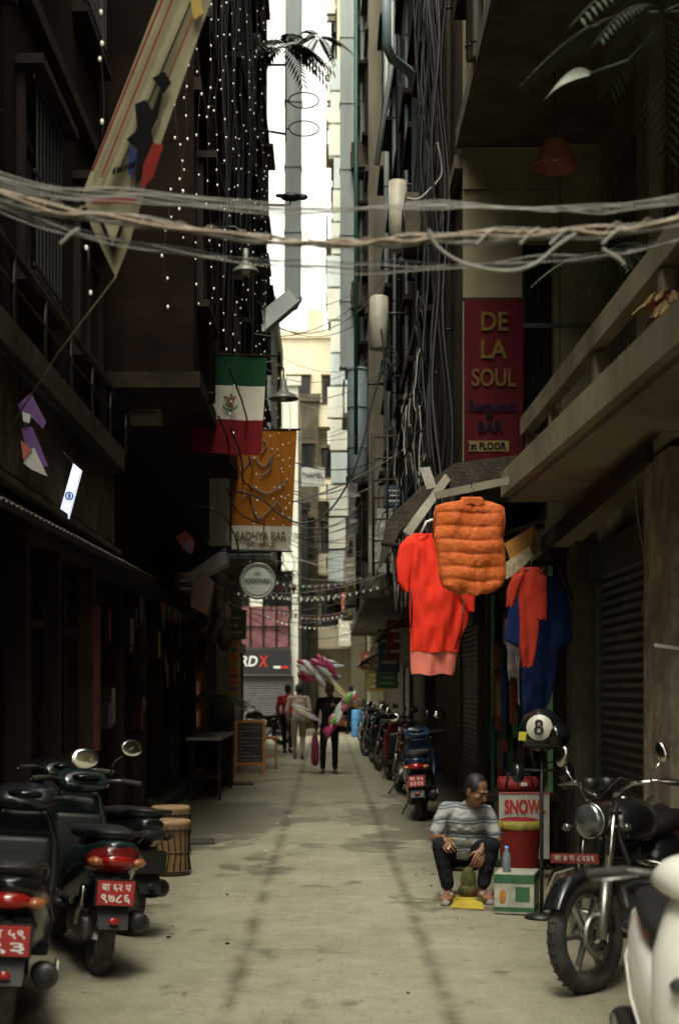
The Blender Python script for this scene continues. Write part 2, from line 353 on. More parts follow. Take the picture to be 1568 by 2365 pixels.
L1=building('wooden_building',-1,-6,13.9,-2.4,-2.15,3.7,10.5,brown_w,brown_w,wood_d,seed=5,balc=0,ac=0,band=conc_l)
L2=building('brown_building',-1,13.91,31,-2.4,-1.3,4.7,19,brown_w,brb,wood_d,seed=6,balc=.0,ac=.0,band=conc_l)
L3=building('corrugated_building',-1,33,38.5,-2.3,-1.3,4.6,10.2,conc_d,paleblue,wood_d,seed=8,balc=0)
def facing(name,Y,x0,x1,H,m,fm,cols,z0=3.3,fl=3.,depth=6,seed=0,balc=0.):
    rnd=random.Random(seed); e=group(name); w=MB(); w.box((x0,Y,0),(x1,Y+depth,H),m)
    w.box((x0-.1,Y-.1,H+.001),(x1+.1,Y+.2,H+.3),m); w.build('walls',e); g=MB(); z=z0
    while z+2.3<H:
        w2=(x1-x0)/cols
        for i in range(cols):
            a=x0+w2*(i+.2);b=x0+w2*(i+.8)
            g.box((a,Y-.012,z+.7),(b,Y,z+2.1),glass_d)
            for q in ((a-.06,z+.64,a,z+2.16),(b,z+.64,b+.06,z+2.16),(a,z+2.1,b,z+2.16),(a,z+.64,b,z+.7),((a+b)/2-.02,z+.7,(a+b)/2+.02,z+2.1)):
                g.box((q[0],Y-.05,q[1]),(q[2],Y-.013 if q[0]>a and q[2]<b else Y,q[3]),fm)
            g.box((a-.1,Y-.25,z+2.17),(b+.1,Y,z+2.24),m)
        if rnd.random()<balc:
            g.box((x0+.1,Y-.9,z-.1),(x1-.1,Y,z+.05),m); g.box((x0+.1,Y-.9,z+.051),(x1-.1,Y-.84,z+.8),m); g.box((x0+.05,Y-.93,z+.801),(x1-.05,Y-.8,z+.87),fm)
        z+=fl
    g.build('windows',e); return e
Eb=facing('end_building',47,-6.5,-.95,11.6,pale,brown_w,4,seed=2)
Cb=facing('balcony_building',58.5,-1.9,1.0,16.0,cream,rust,2,seed=3,balc=1.)
facing('dark_gap_block',56.,-3.5,-.75,8.6,black,wood_d,2,seed=5)  # added black block, its colour stands in for the shade of a gap
facing('distant_building',62,.9,9,13,pale,brown_w,4,seed=6)
facing('narrow_tower',57.5,-1.55,-.35,13.2,conc_d,black,1,seed=9)
mb=MB(); q=P(730,770,58.4); mb.box((q.x-.35,58.6,16.3),(q.x+.3,59.2,17.2),cream); mb.lathe((q.x+.9,59,16.3),(0,0,1),[(0,0),(.4,0),(.42,.9),(.25,1.05),(0,1.08)],black,18); mb.build('roof_water_tank')
mb=MB()
def corr(mb,x0,x1,y,z0,z1,m,pitch=.09,amp=.018,ny=-1):
    n=int((x1-x0)/pitch*4); vs=[];fs=[]
    for i in range(n+1):
        x=x0+(x1-x0)*i/n; d=amp*math.sin(2*math.pi*i/4+.78)
        vs+=[(x,y-amp*1.3+d,z0),(x,y-amp*1.3+d,z1)]
    for i in range(n): fs.append((2*i,2*i+2,2*i+3,2*i+1))
    mb.add(vs,fs,m,True)
corr(mb,-4,-1.3,32.98,4.7,10,paleblue); mb.build('corrugated_cladding')
# ------------------------------------------------------------------ shutters & shopfronts
def shutter(name,X,side,y0,y1,z1,m=shut_m,z0=0.02):
    e=group(name); mb=MB(); n=int((z1-z0)/.075)*4; vs=[];fs=[]
    for i in range(n+1):
        z=z0+(z1-z0)*i/n; d=.05+.014*math.sin(2*math.pi*i/4+.6)
        vs+=[(X-side*d,y0,z),(X-side*d,y1,z)]
    for i in range(n): fs.append((2*i,2*i+1,2*i+3,2*i+2))
    mb.add(vs,fs,m,True); mb.build('slats',e); f=MB()
    bx(f,X,side,0,.1,y0-.08,y0,0,z1,steel_d); bx(f,X,side,0,.1,y1,y1+.08,0,z1,steel_d); bx(f,X,side,0,.16,y0-.1,y1+.1,z1+.001,z1+.25,m)
    bx(f,X,side,0.07,.1,y0+.01,y1-.01,0.0,.06,steel_d); f.build('frame',e)
shutter('roller_shutter',2.4,1,9.35,12.2,2.55)
shutter('roller_shutter',2.2,1,20,22.6,2.5); shutter('roller_shutter',2.0,1,33,35.6,2.5); shutter('roller_shutter',-2.3,-1,34,37.5,2.5)
def shutterY(name,Y,x0,x1,z1,m):
    mb=MB(); n=int(z1/.08)*4; vs=[];fs=[]
    for i in range(n+1):
        z=z1*i/n; d=.05+.016*math.sin(2*math.pi*i/4+.6); vs+=[(x0,Y-d,z),(x1,Y-d,z)]
    for i in range(n): fs.append((2*i,2*i+1,2*i+3,2*i+2))
    mb.add(vs,fs,m,True); mb.box((x0-.1,Y-.1,0),(x0,Y,z1),steel_d); mb.box((x1,Y-.1,0),(x1+.1,Y,z1),steel_d); mb.build(name)
shutterY('roller_shutter',47,-3.3,-1.2,2.0,mat('shutter_grey',(.09,.09,.088),.6,.2,var=.3))
e=group('shop_lintel'); mb=MB()
mb.beam((2.12,8.4,3.28),(2.1,14.2,3.0),.3,.34,plaster_b); mb.beam((1.9,8.4,3.0),(1.9,12.5,2.86),.05,.12,wood_d); mb.build('beam',e)
wx=mat('weathered_pillar',(.32,.27,.19),.9,var=.5,scale=5,bump=.4,dirt=(.15,.1,.065))
e=group('shop_pillar'); mb=MB(); mb.box((2.05,8.5,0),(2.6,9.22,3.05),wx); mb.build('shaft',e)
mb=MB()
mb.box((2.12,8.494,1.62),(2.3,8.499,1.95),mat('faded_poster',(.25,.25,.4),.8,var=.5,scale=14)); mb.box((2.1,8.494,.55),(2.35,8.499,1.5),mat('whitewash',(.5,.46,.4),.9,var=.4,scale=9))
for (a,b,c,d) in ((2.15,1.05,2.19,1.35),(2.12,1.2,2.25,1.24),(2.14,.65,2.2,.9),(2.22,.7,2.27,.95)): mb.box((a,8.487,b),(c,8.493,d),mat('red_daub',(.4,.05,.04),.8,var=.4,scale=20))
mb.build('posters',e)
e=group('clothes_shop_front'); mb=MB()
bx(mb,2.2,1,0,.01,13.2,18.3,.02,2.7,glass_d)
for y in (13.1,15.0,18.3): bx(mb,2.2,1,.0,.12,y,y+.12,0,2.8,wood_d)
bx(mb,2.2,1,.13,.17,13.05,13.1,0,2.75,mat('green_post',(.12,.3,.12),.5)); bx(mb,2.2,1,.13,.17,17.6,17.65,0,2.75,MATS['green_post'])
bx(mb,2.2,1,0,.18,13.0,18.5,2.801,3.1,wood_d); mb.build('frame',e)
mb=MB(); rnd=random.Random(3); gcol=[(.02,.12,.04),(.02,.05,.2),(.25,.035,.025),(.03,.03,.03),(.3,.24,.05),(.1,.1,.1),(.02,.16,.08)]
for i in range(34):
    y=13.2+rnd.random()*4.8; z=.9+rnd.random()*1.3; c=rnd.choice(gcol); m=mat('cloth_%d'%gcol.index(c),c,.9,var=.3,scale=12)
    h=.35+rnd.random()*.35; x=2.1-rnd.random()*.12
    mb.loft([(z,x,y,.025,.12),(z-.1,x,y,.035,.2),(z-h*.6,x,y,.035,.17),(z-h,x,y,.03,.18)],m,12,2.4,axis='z')
mb.build('hanging_clothes',e)
e=group('concrete_balcony'); mb=MB()
mb.prism([(1.72,4,3.12),(1.48,11.6,3.12),(2.4,11.6,3.12),(2.4,4,3.12)],(0,0,.14),plaster_b)
mb.beam((1.7,4,3.26),(1.46,11.6,3.26),.09,.2,plaster_b)
mb.beam((1.74,4,3.8),(1.7,12.2,3.84),.09,.15,plaster_b); 
for y in (5.5,7.2,9,10.8,12.1): mb.box((1.69,y,3.26),(1.76,y+.08,3.73),plaster_b)
mb.build('slab_and_rail',e)
mb=MB()
for y0 in (8.6,10.6):
    bx(mb,2.4,1,0,.02,y0,y0+1.4,3.3,5.9,wood_d)
    for i in range(7): bx(mb,2.4,1,.021,.05,y0+.06+i*.19,y0+.17+i*.19,3.35,5.85,conc_d)
bx(mb,2.4,1,0,.12,10.1,10.5,3.3,6.5,plaster_b); mb.build('louvred_doors',e)
mb=MB(); mb.box((1.72,12.52,3.3),(1.98,12.558,5.5),wood_d); mb.box((1.74,12.5,3.35),(1.84,12.519,5.45),glass_d);mb.box((1.86,12.5,3.35),(1.96,12.519,5.45),glass_d); mb.build('balcony_door',e)
def awning(name,pts,m,pitch=.1,amp=.012):
    a,b,c,d=[V(p) for p in pts]; mb=MB(); L=(b-a).length; n=int(L/pitch*4); vs=[];fs=[]
    nrm=(b-a).cross(d-a).normalized()
    if nrm.z<0: nrm=-nrm
    for i in range(n+1):
        t=i/n; o=nrm*amp*math.sin(2*math.pi*i/4+.78); p=a.lerp(b,t)+o; q=d.lerp(c,t)+o; vs+=[p,q,p-nrm*.004,q-nrm*.004]
    for i in range(n):
        k=4*i; fs+=[(k,k+1,k+5,k+4),(k+2,k+6,k+7,k+3)]
    mb.add(vs,fs,m,True); mb.beam(d-nrm*.03,c-nrm*.03,.03,.04,wood_d); mb.beam(a-nrm*.03,b-nrm*.03,.03,.04,wood_d)
    for t in (.02,.5,.98): mb.beam(a.lerp(b,t)-nrm*.045,d.lerp(c,t)-nrm*.045,.03,.04,wood_d)
    return mb.build(name)
awning('tin_awning',[(2.2,12.7,3.2),(2.2,18.5,3.2),(1.15,18.5,2.75),(1.0,12.7,2.8)],rust)
awning('tin_awning',[(2.2,19,3.3),(2.2,25,3.2),(1.25,25,2.8),(1.25,19,2.85)],rust)
awning('tin_awning',[(2.0,30,3.3),(2.0,36,3.2),(1.2,36,2.8),(1.2,30,2.85)],tin)
awning('tin_awning',[(-2.4,8.2,3.05),(-2.4,13.8,3.05),(-1.95,16.3,2.86),(-2.0,8.2,2.76)],mat('grey_awning',(.13,.12,.10),.8,var=.3,spec=.2))
awning('tin_awning',[(-2.4,20,3.2),(-2.4,25,3.2),(-1.8,25,2.75),(-1.8,20,2.8)],rust)
def flat(mb,pix,Y,m,th=.01): mb.prism([P(x,y,Y) for x,y in pix],(0,th,0),m)
mb=MB(); Y=11.75; a,b,c,d=P(1030,1095,Y),P(1040,1108,Y),P(948,1238,Y),P(932,1228,Y)
mb.prism([a,b,c,d],(0,.35,.05),tin); mb.prism([P(968,1080,Y),P(992,1078,Y),P(1008,1125,Y),P(985,1130,Y)],(0,.02,0),tin)
mb.beam(P(1005,1145,11.2),P(1200,1105,11.2),.05,.06,plaster_d); mb.build('tin_flashing')
mb=MB(); Y=11.9
mb.prism([P(1235,1045,Y),P(1050,1070,Y),P(985,1115,Y),P(900,1195,Y),P(880,1310,Y),P(925,1225,Y),P(1010,1140,Y),P(1235,1110,Y)],(0,.7,.06),mat('bark_canopy',(.045,.033,.022),.9,var=.6,scale=12,bump=.6))
mb.build('shop_canopy')
# ------------------------------------------------------------------ restaurant sign
e=group('restaurant_sign'); Y=12.3; mb=MB(); sr=mat('sign_red',(.07,.006,.009),.85,var=.45,scale=3,streak=True,spec=.1)
a=P(1072,1065,Y);b=P(1208,692,Y); mb.box((a.x,Y,a.z),(b.x,Y+.05,b.z),sr); mb.box((a.x-.02,Y+.002,a.z-.02),(b.x+.02,Y+.04,a.z-.001),wood_d); mb.box((a.x-.02,Y+.002,b.z+.001),(b.x+.02,Y+.04,b.z+.02),wood_d)
mb.box((a.x+.03,Y-.006,P(0,1043,Y).z),(P(1175,0,Y).x,Y,P(0,1018,Y).z),mat('sign_yellow',(.14,.10,.02),.7,var=.3))
mb.box((b.x,Y+.01,a.z+.2),(2.4,Y+.04,a.z+.24),black); mb.box((b.x,Y+.01,b.z-.24),(2.4,Y+.04,b.z-.2),black); mb.build('panel',e)
gold=mat('lettering_gold',(.10,.065,.016),.8,var=.45,scale=20,spec=.1); dark=mat('lettering_dark',(.010,.009,.016),.8,var=.1,spec=.05); white_l=mat('lettering_white',(.75,.75,.72),.5,var=.05); redl=mat('lettering_red',(.5,.03,.02),.5,var=.1)
for t,px,py,w,h,m in (('DE',1142,742,62,44,gold),('LA',1140,806,60,44,gold),('SOUL',1140,872,102,42,gold),('Restaurant',1137,938,108,26,dark),('&',1130,958,16,16,dark),('BAR',1132,985,56,26,dark),('1st FLOOR',1124,1030,88,17,dark)):
    p=P(px,py,Y-.006); text(t,(p.x,Y-.009,p.z),.1,m,e,width=w*Y/F,height=h*Y/F,bold=.002)
def pendant(name,px,py_top,py_b,Y,w,m):
    t=P(px,py_top,Y);b=P(px+5,py_b,Y); mb=MB(); r=w*Y/F/2; h=r*1.15
    mb.tube([t,t.lerp(b,.5)+V((.01,0,0)),b+V((0,0,h))],.006,wire_b,5)
    n=24;vs=[];fs=[]
    for i,(rr,zz) in enumerate(((r*.45,h),(r*.5,h*.96),(r,0.),(r*.98,-.01),(r*.47,h*.93))):
        for j in range(n):
            a=2*math.pi*j/n; q=rr*(1+.03*(j%2)); vs.append((b.x+q*math.cos(a),b.y+q*math.sin(a),b.z+zz))
    for i in range(4):
        for j in range(n): fs.append((i*n+j,i*n+(j+1)%n,(i+1)*n+(j+1)%n,(i+1)*n+j))
    mb.add(vs,fs,m); mb.ell(b+V((0,0,h*.4)),.035,whitep); mb.build(name)
pendant('pendant_lamp',1277,118,385,11.06,104,mat('lampshade_cloth',(.34,.12,.07),.8,var=.3))
def barnlamp(name,px,py,Y,w,bracket):
    c=P(px,py,Y); r=w*Y/F/2; mb=MB()
    mb.lathe(c,(0,0,1),[(r,0),(r*1.0,.012),(r*.8,.05),(r*.35,.1),(r*.22,.16),(r*.2,.26),(0,.27)],mat('lamp_enamel',(.2,.21,.18),.5,.3,var=.3),20)
    mb.lathe(c,(0,0,1),[(r*.98,.004),(r*.78,.045),(r*.33,.09)],MATS['lamp_enamel'],20)
    mb.ell(c+V((0,0,.02)),.045,whitep); t=c+V((0,0,.26)); mb.tube([t,t+V((0,0,.15)),t+V((bracket*.12,0,.24)),t+V((bracket*.8,0,.2)),t+V((bracket*1.6,0,-.05))],.014,black,6); mb.build(name)
barnlamp('street_lamp',655,922,19,70,-1); barnlamp('street_lamp',568,630,15.5,62,-1)
# ------------------------------------------------------------------ ducts & pipes
def polyduct(name,pts,w,d,m):
    mb=MB(); pts=[V(p) for p in pts]
    for a,b in zip(pts[:-1],pts[1:]):
        mb.beam(a,b,w,d,m,up=V((0,1,0))); n=max(1,int((b-a).length/1.2))
        for i in range(n+1): c=a.lerp(b,i/n); dd=(b-a).normalized()*.02; mb.beam(c-dd,c+dd,w+.03,d+.03,m,up=V((0,1,0)))
    mb.build(name)
polyduct('ventilation_duct',[P(679,-60,28),P(676,690,28),P(545,800,27)],.32,.32,galv)
polyduct('ventilation_duct',[P(508,1050,20),P(508,1255,20)],.27,.25,mat('duct_white',(.36,.36,.31),.6,var=.3,streak=True))
polyduct('ventilation_duct',[P(803,-60,30),P(803,850,30)],.32,.3,galv)
mb=MB(); a=P(825,850,27);b=P(825,1115,27); mb.lathe(a,b-a,[(0,0),(.19,0),(.19,.9),(.17,.96),(.1,1.),(0,1.0)],duct_b,20,rel=True)
for t in (0.02,.35,.7): q=a.lerp(b,t); mb.torus(q,(0,0,1),.19,.015,duct_b,20,5)
mb.tube([a+V((.1,0,-.3)),a+V((.5,0,-.3))],.03,black,6); mb.build('vertical_duct')
mb=MB(); q=P(918,420,17); r=P(918,580,17); mb.lathe(q,r-q,[(0,0),(.11,0),(.11,1),(0,1)],mat('pvc_white',(.46,.42,.33),.5,var=.25),16,rel=True)
mb.tube([q+V((.05,.1,0)),q+V((.35,.1,0))],.02,black); mb.build('pvc_pipe')
mb=MB(); q=P(875,685,19);r=P(875,808,19); mb.lathe(q,r-q,[(0,0),(.1,0),(.125,.03),(.125,.97),(.1,1),(0,1)],MATS['pvc_white'],16,rel=True); mb.tube([q+V((.05,.1,-.2)),q+V((.4,.1,-.2))],.02,black); mb.build('water_pipe')
mb=MB(); mb.tube([P(893,-80,16),P(893,105,16),P(905,135,16.2),P(945,165,16.8),P(960,200,17),P(960,640,17)],.055,duct_b,10); mb.tube([P(870,380,20),P(905,150,20),P(905,-60,20)],.04,galv,8); mb.tube([P(822,1050,24),P(822,-80,24)],.035,mat('green_pipe',(.03,.12,.09),.5),8); mb.build('drainpipe')
mb=MB(); rnd=random.Random(4)
for i in range(16):
    z=1.6+ (1590-(150+i*75))*50/F; px=752+rnd.random()*14+ (6 if i<6 else 0)
    a=P(px,0,49.6).x; mb.box((a,49.55,z-1.05),(a+.55+rnd.random()*.2,49.9,z),pale if i%3 else paleblue)
mb.build('cladding_panels')
# ------------------------------------------------------------------ left fascia
e=group('shop_fascia'); mb=MB()
mb.box((-2.15,7.5,3.72),(-1.97,13.9,3.92),conc_m)
mb.box((-2.12,7.5,2.95),(-2.08,13.9,3.7),black)
for i in range(54): y=7.6+i*.115; mb.box((-2.08,y,3.0),(-2.05,y+.05,3.66),conc_m)
mb.box((-2.08,7.5,3.701),(-2.0,13.9,3.719),black); mb.box((-2.08,7.5,2.9),(-2.0,13.9,2.949),conc_m)
for y in range(7,15): mb.tube([(-1.98,y,3.92),(-1.98,y,4.35)],.02,black)
mb.tube([(-1.98,7.2,4.35),(-1.98,14,4.35)],.025,conc_m); mb.tube([(-1.98,7.2,4.15),(-1.98,14,4.15)],.012,conc_m); mb.build('slatted_board',e)
mb=MB(); pur=mat('purple_paint',(.10,.04,.16),.7,var=.3)
Y=9.3
flat(mb,[(40,935),(72,908),(108,975),(100,990),(75,965),(60,995),(50,950)],Y,pur); flat(mb,[(50,990),(75,985),(112,1075),(95,1082),(65,1050)],Y,pur)
flat(mb,[(62,1040),(80,1035),(110,1100),(75,1085),(55,1070)],Y-.02,mat('dull_white',(.4,.38,.35),.7)); flat(mb,[(48,1015),(75,1040),(55,1062)],Y-.03,mat('orange_paint',(.3,.08,.03),.6)); flat(mb,[(52,950),(72,958),(68,978),(54,972)],Y-.02,MATS['dull_white'])
mb.build('cutout_decoration',e)
e=group('illuminated_sign'); mb=MB(); Y=11
mb.prism([P(170,1070,Y),P(188,1085,Y),P(157,1200,Y),P(137,1186,Y)],(0,.06,0),mat('lightbox_face',(.72,.77,.95),.4,var=0,emis=.9)); mb.tube([P(180,1078,Y)+V((0,.03,0)),P(120,1020,Y)+V((0,.03,0))],.012,black); mb.build('lightbox',e)
mb=MB(); mk=mat('blue_mark',(.1,.25,.7),.5); c=P(161,1145,Y-.008); mb.torus(c,(0,1,.1),.028,.006,mk,16,5); mb.ell(c,(.012,.004,.02),mk); mb.build('mark',e)
mb=MB(); a=P(298,975,15);b=P(372,828,15); mb.obox(((a.x+b.x)/2,15.1,(a.z+b.z)/2),(b.x-a.x,.3,b.z-a.z),mat('beige_metal',(.14,.12,.08),.6,var=.3),bev=.02)
for i in range(8): z=a.z+.08+i*.07; mb.box((a.x+.05,14.93,z),(b.x-.05,14.948,z+.02),black)
mb.box((a.x,15,a.z-.05),(-2.4,15.2,a.z-.01),black); mb.build('air_conditioner')
e=group('restaurant_front'); mb=MB()
for y,w in ((10.6,.15),(11.9,.12),(13.6,.25),(15.6,.12),(17.4,.3),(19.2,.12),(21.5,.2),(24.2,.25),(26.5,.15)):
    bx(mb,-2.4,-1,0,.16,y,y+w,0,2.75,wood_d if w<.2 else conc_m)
for a,b in ((10.75,11.9),(12.02,13.6),(15.72,17.4),(19.32,21.5)):
    bx(mb,-2.4,-1,0,.03,a+.02,b-.02,.1,2.6,glass_d); bx(mb,-2.4,-1,.031,.06,a+.02,b-.02,.95,1.02,wood_d); bx(mb,-2.4,-1,0,.08,a,b,0,.098,wood_d)
    bx(mb,-2.4,-1,.031,.05,(a+b)/2-.03,(a+b)/2+.03,.1,2.6,wood_d); bx(mb,-2.4,-1,.031,.055,a+.02,b-.02,2.1,2.16,wood_d)
bx(mb,-2.4,-1,.0,.2,10.5,27,2.751,2.95,wood_d); mb.build('posts_and_glass',e)
mb=MB(); warm=mat('warm_lit_panel',(.9,.42,.12),.5,var=.4,scale=6,emis=1.4)
bx(mb,-2.4,-1,0.,.05,24.6,26.3,.9,1.9,warm)
for i in range(5): bx(mb,-2.4,-1,.05,.08,24.6+i*.4,24.66+i*.4,.85,1.95,wood_d)
bx(mb,-2.4,-1,.081,.1,24.5,26.4,1.35,1.42,wood_d); mb.build('lit_window',e)
mb=MB(); bx(mb,-2.4,-1,.16,.2,13.65,13.85,1.0,2.4,mat('red_sign_dim',(.12,.015,.012),.7)); mb.build('vertical_signboard',e)
mb=MB(); rnd=random.Random(21); cl=[mat('souvenir%d'%k,c,.8,var=.5,scale=20) for k,c in enumerate(((.2,.03,.02),(.28,.18,.03),(.03,.09,.06),(.18,.15,.11),(.06,.05,.12)))]
for i in range(22):
    y=14.2+rnd.random()*11.5; z=1.1+rnd.random()*1.3; w=rnd.uniform(.12,.3); h=rnd.uniform(.15,.4); d0=.17+.012*(i%5)
    bx(mb,-2.4,-1,0,d0,y,y+w,z,z+h,wood_d); bx(mb,-2.4,-1,d0,d0+.006,y+.02,y+w-.02,z+.02,z+h-.02,rnd.choice(cl))
for i in range(26): y=18.6+i*.3; c=cl[i%5]; mb.prism([(-2.18,y,2.74),(-2.18,y+.24,2.74),(-2.17,y+.12,2.52)],(.008,0,0),c)
mb.build('souvenir_display')
mb=MB(); Y=24.3
flat(mb,[(528,1478),(553,1476),(551,1622),(530,1622)],Y,cl[1],.02)
for k in range(9): y0=1482+k*15; flat(mb,[(531,y0),(550,y0),(548,y0+9),(534,y0+9)],Y-.012,cl[(k*2)%5] if k%2 else mat('tapestry_red',(.4,.05,.03),.85),.01)
mb.tube([P(520,1476,Y),P(560,1475,Y)],.012,wood_d); mb.tube([P(540,1476,Y),P(535,1380,Y)],.006,wire_b,4); mb.build('hanging_tapestry')
mb=MB(); rnd=random.Random(9)
for i in range(10):
    c=P(440+rnd.random()*90,1380+rnd.random()*110,19+rnd.random()*3); r_=rnd.uniform(.08,.13); m=rnd.choice((black,wood_d,rust))
    mb.lathe(c-V((0,0,.15)),(0,0,1),[(0,0),(r_*.5,0),(r_,.1),(r_*1.05,.2),(r_*.6,.3),(r_*.3,.34),(0,.35)],m,10)
    mb.tube([c+V((0,0,.19)),c+V((0,0,.8))],.006,wire_b,4)
mb.build('hanging_lanterns')
mb=MB(); mb.prism([P(445,1340,18),P(470,1320,18),P(495,1345,18),P(478,1420,18),P(440,1400,18)],(0,.25,0),mat('rose_crate',(.16,.09,.07),.8)); mb.prism([P(425,1330,18.5),P(520,1265,18.5),P(525,1300,18.5),P(440,1345,18.5)],(0,.5,0),mat('grey_hood',(.18,.17,.15),.6)); mb.build('hanging_crate')
mb=MB(); Y=16
mb.prism([P(405,1240,Y),P(430,1225,Y),P(450,1250,Y),P(445,1280,Y),P(425,1270,Y)],(0,.03,0),mat('flag_red_dim',(.14,.015,.015),.8)); mb.prism([P(425,1255,Y-.02),P(440,1248,Y-.02),P(436,1280,Y-.02)],(0,.015,0),mat('flag_blue_dim',(.03,.06,.16),.8)); mb.build('prayer_flags')
# ------------------------------------------------------------------ hanging cloth banners
def cloth(mb,corners,Y,m,nx=20,nz=26,amp=.03,u0=0,u1=1,v0=0,v1=1,off=0.,seed=0.):
    TL,TR,BR,BL=[P(x,y,Y) for x,y in corners]
    vs=[];fs=[]
    for i in range(nz+1):
        v=v0+(v1-v0)*i/nz
        for j in range(nx+1):
            u=u0+(u1-u0)*j/nx; p=(TL.lerp(TR,u)).lerp(BL.lerp(BR,u),v)
            w=amp*(math.sin(u*9+seed+v*2)*.6+math.sin(u*17+v*4+seed)*.3)*(.3+v)
            vs.append(p+V((0,w+off,0)))
    k=nx+1
    for i in range(nz):
        for j in range(nx): fs.append((i*k+j,(i+1)*k+j,(i+1)*k+j+1,i*k+j+1))
    mb.add(vs,fs,m,True)
e=group('national_flag'); Y=16; C=[(455,818),(617,822),(603,1052),(440,1045)]
fg=mat('flag_green',(.010,.05,.02),.85,var=.15,spec=.1); fw=mat('flag_white',(.5,.46,.38),.85,var=.1); fr=mat('flag_red',(.14,.010,.012),.85,var=.15,spec=.1)
mb=MB(); cloth(mb,C,Y,fg,v1=.31,nz=9); cloth(mb,C,Y,fw,v0=.31,v1=.65,nz=10); cloth(mb,C,Y,fr,v0=.65,nz=10); 
mb.tube([P(415,818,Y),P(640,822,Y)],.012,wood_d); mb.build('cloth',e)
mb=MB(); c=P(532,930,Y-.05); eb=mat('emblem_brown',(.16,.09,.04),.8); eg=mat('emblem_green',(.03,.1,.04),.8)
mb.tube([c+V((.085*math.cos(a),0,.085*math.sin(a))) for a in [math.radians(200+i*14) for i in range(11)]],.009,eg,5)
mb.ell(c+V((0,0,.02)),(.035,.006,.05),eb); mb.ell(c+V((-.035,0,.05)),(.045,.006,.022),eb,Matrix.Rotation(.6,3,'Y')); mb.ell(c+V((.03,0,.04)),(.045,.006,.02),eb,Matrix.Rotation(-.9,3,'Y')); mb.ell(c+V((.01,0,.085)),(.018,.006,.015),eb)
mb.tube([c+V((-.03,0,.0)),c+V((-.05,0,-.02)),c+V((-.03,0,-.04)),c+V((.03,0,-.045))],.008,eg,5); mb.tube([c+V((.02,0,-.01)),c+V((.035,0,-.05))],.007,mat('emblem_orange',(.4,.12,.03),.8),5); mb.build('coat_of_arms',e)
e=group('bar_banner'); Y=20; C=[(537,993),(686,993),(672,1272),(535,1268)]; og=mat('banner_orange',(.38,.13,.014),.85,var=.15,scale=2,spec=.15)
mb=MB(); cloth(mb,C,Y,og,v1=.8,amp=.01,nz=14); cloth(mb,C,Y,mat('banner_white',(.6,.56,.45),.8,var=.08),v0=.8,amp=.01,nz=5); mb.tube([P(515,992,Y),P(694,992,Y)],.015,black); mb.tube([P(530,1272,Y),P(676,1274,Y)],.012,black); mb.build('cloth',e)
for t,py,w,h,m in (('SADHYA BAR',1239,116,21,mat('letter_ochre',(.14,.08,.02),.6)),('KATHMANDU',1258,64,10,MATS['letter_ochre'])):
    p=P(604,py,Y); text(t,(p.x,Y-.03,p.z),.1,m,e,width=w*Y/F,height=h*Y/F,bold=.002)
mb=MB(); sil=mat('banner_drawing',(.22,.17,.18),.7,var=.3)
def PYt(l): return [P(x,y,20-.03) for x,y in l]
def cable(mb,pts,r,m,n=5,sub=14,wob=0.,seed=0):
    pts=[V(p) for p in pts]; out=[]
    for i in range(len(pts)-1):
        p0=pts[max(i-1,0)];p1=pts[i];p2=pts[i+1];p3=pts[min(i+2,len(pts)-1)]
        for k in range(sub):
            t=k/sub; q=.5*((2*p1)+(p2-p0)*t+(2*p0-5*p1+4*p2-p3)*t*t+(3*p1-p0-3*p2+p3)*t**3)
            if wob: q=q+V((0,wob*math.sin(i*5+k*.7+seed),wob*math.cos(k*.5+seed*2+i)))
            out.append(q)
    out.append(pts[-1]); mb.tube(out,r,m,n); return out
for pts in ([(562,1085),(585,1058),(610,1078),(632,1048)],[(600,1100),(622,1088),(628,1062)],[(572,1120),(590,1128),(615,1140),(640,1128),(662,1108)],[(585,1170),(598,1198),(620,1180),(640,1158)],[(640,1158),(650,1175),(655,1192)],[(600,1008),(616,1028),(600,1052)],[(560,1150),(575,1140),(582,1155)]): cable(mb,PYt(pts),.012,sil,5)
mb.build('drawing',e)
e=group('round_bar_sign'); c=P(596,1342,18); mb=MB(); r=42*18/F
mb.lathe(c+V((0,-.06,0)),(0,1,0),[(0,0),(r*.88,0)],mat('round_sign_face',(.52,.54,.46),.35,var=.1),36); mb.lathe(c+V((0,-.06,0)),(0,1,0),[(r*.88,0),(r*.93,-.02),(r,-.01),(r,.12),(r*.93,.12),(0,.12)],mat('sign_rim',(.3,.3,.26),.4,.4),36)
ink=mat('sign_ink',(.05,.1,.07),.5)
mb.torus(c+V((0,-.064,0)),(0,1,0),r*.8,.004,ink,36,6); mb.tube([c+V((-.05,0,r)),c+V((-.05,0,r+.15)),c+V((-.5,0,r+.15))],.012,black); mb.build('disc',e)
text('ROCKYARD',(c.x,c.y-.068,c.z-.0),.1,ink,e,width=r*1.4,height=.055,bold=.003); text('THE',(c.x,c.y-.068,c.z+.09),.1,ink,e,width=.08,height=.03)
e=group('hanging_banner'); Y=6.4; cr=mat('banner_cream',(.22,.195,.125),.9,var=.3,scale=3,spec=.1)
mb=MB(); C=[(400,-90),(520,-90),(335,440),(192,440)]; cloth(mb,C,Y,cr,amp=.02,nz=30)
flat(mb,[(192,440),(335,440),(300,560),(268,640),(210,520)],Y+.018,cr,.004); mb.build('cloth',e); mb=MB()
rl=mat('banner_red',(.16,.02,.015),.9,spec=.05); fig=mat('banner_black',(.008,.008,.008),.95,spec=.02)
def bandq(a,b,w,m,Yo): flat(mb,[(a[0],a[1]),(a[0]+w,a[1]),(b[0]+w,b[1]),(b[0],b[1])],Y+Yo,m,.004)
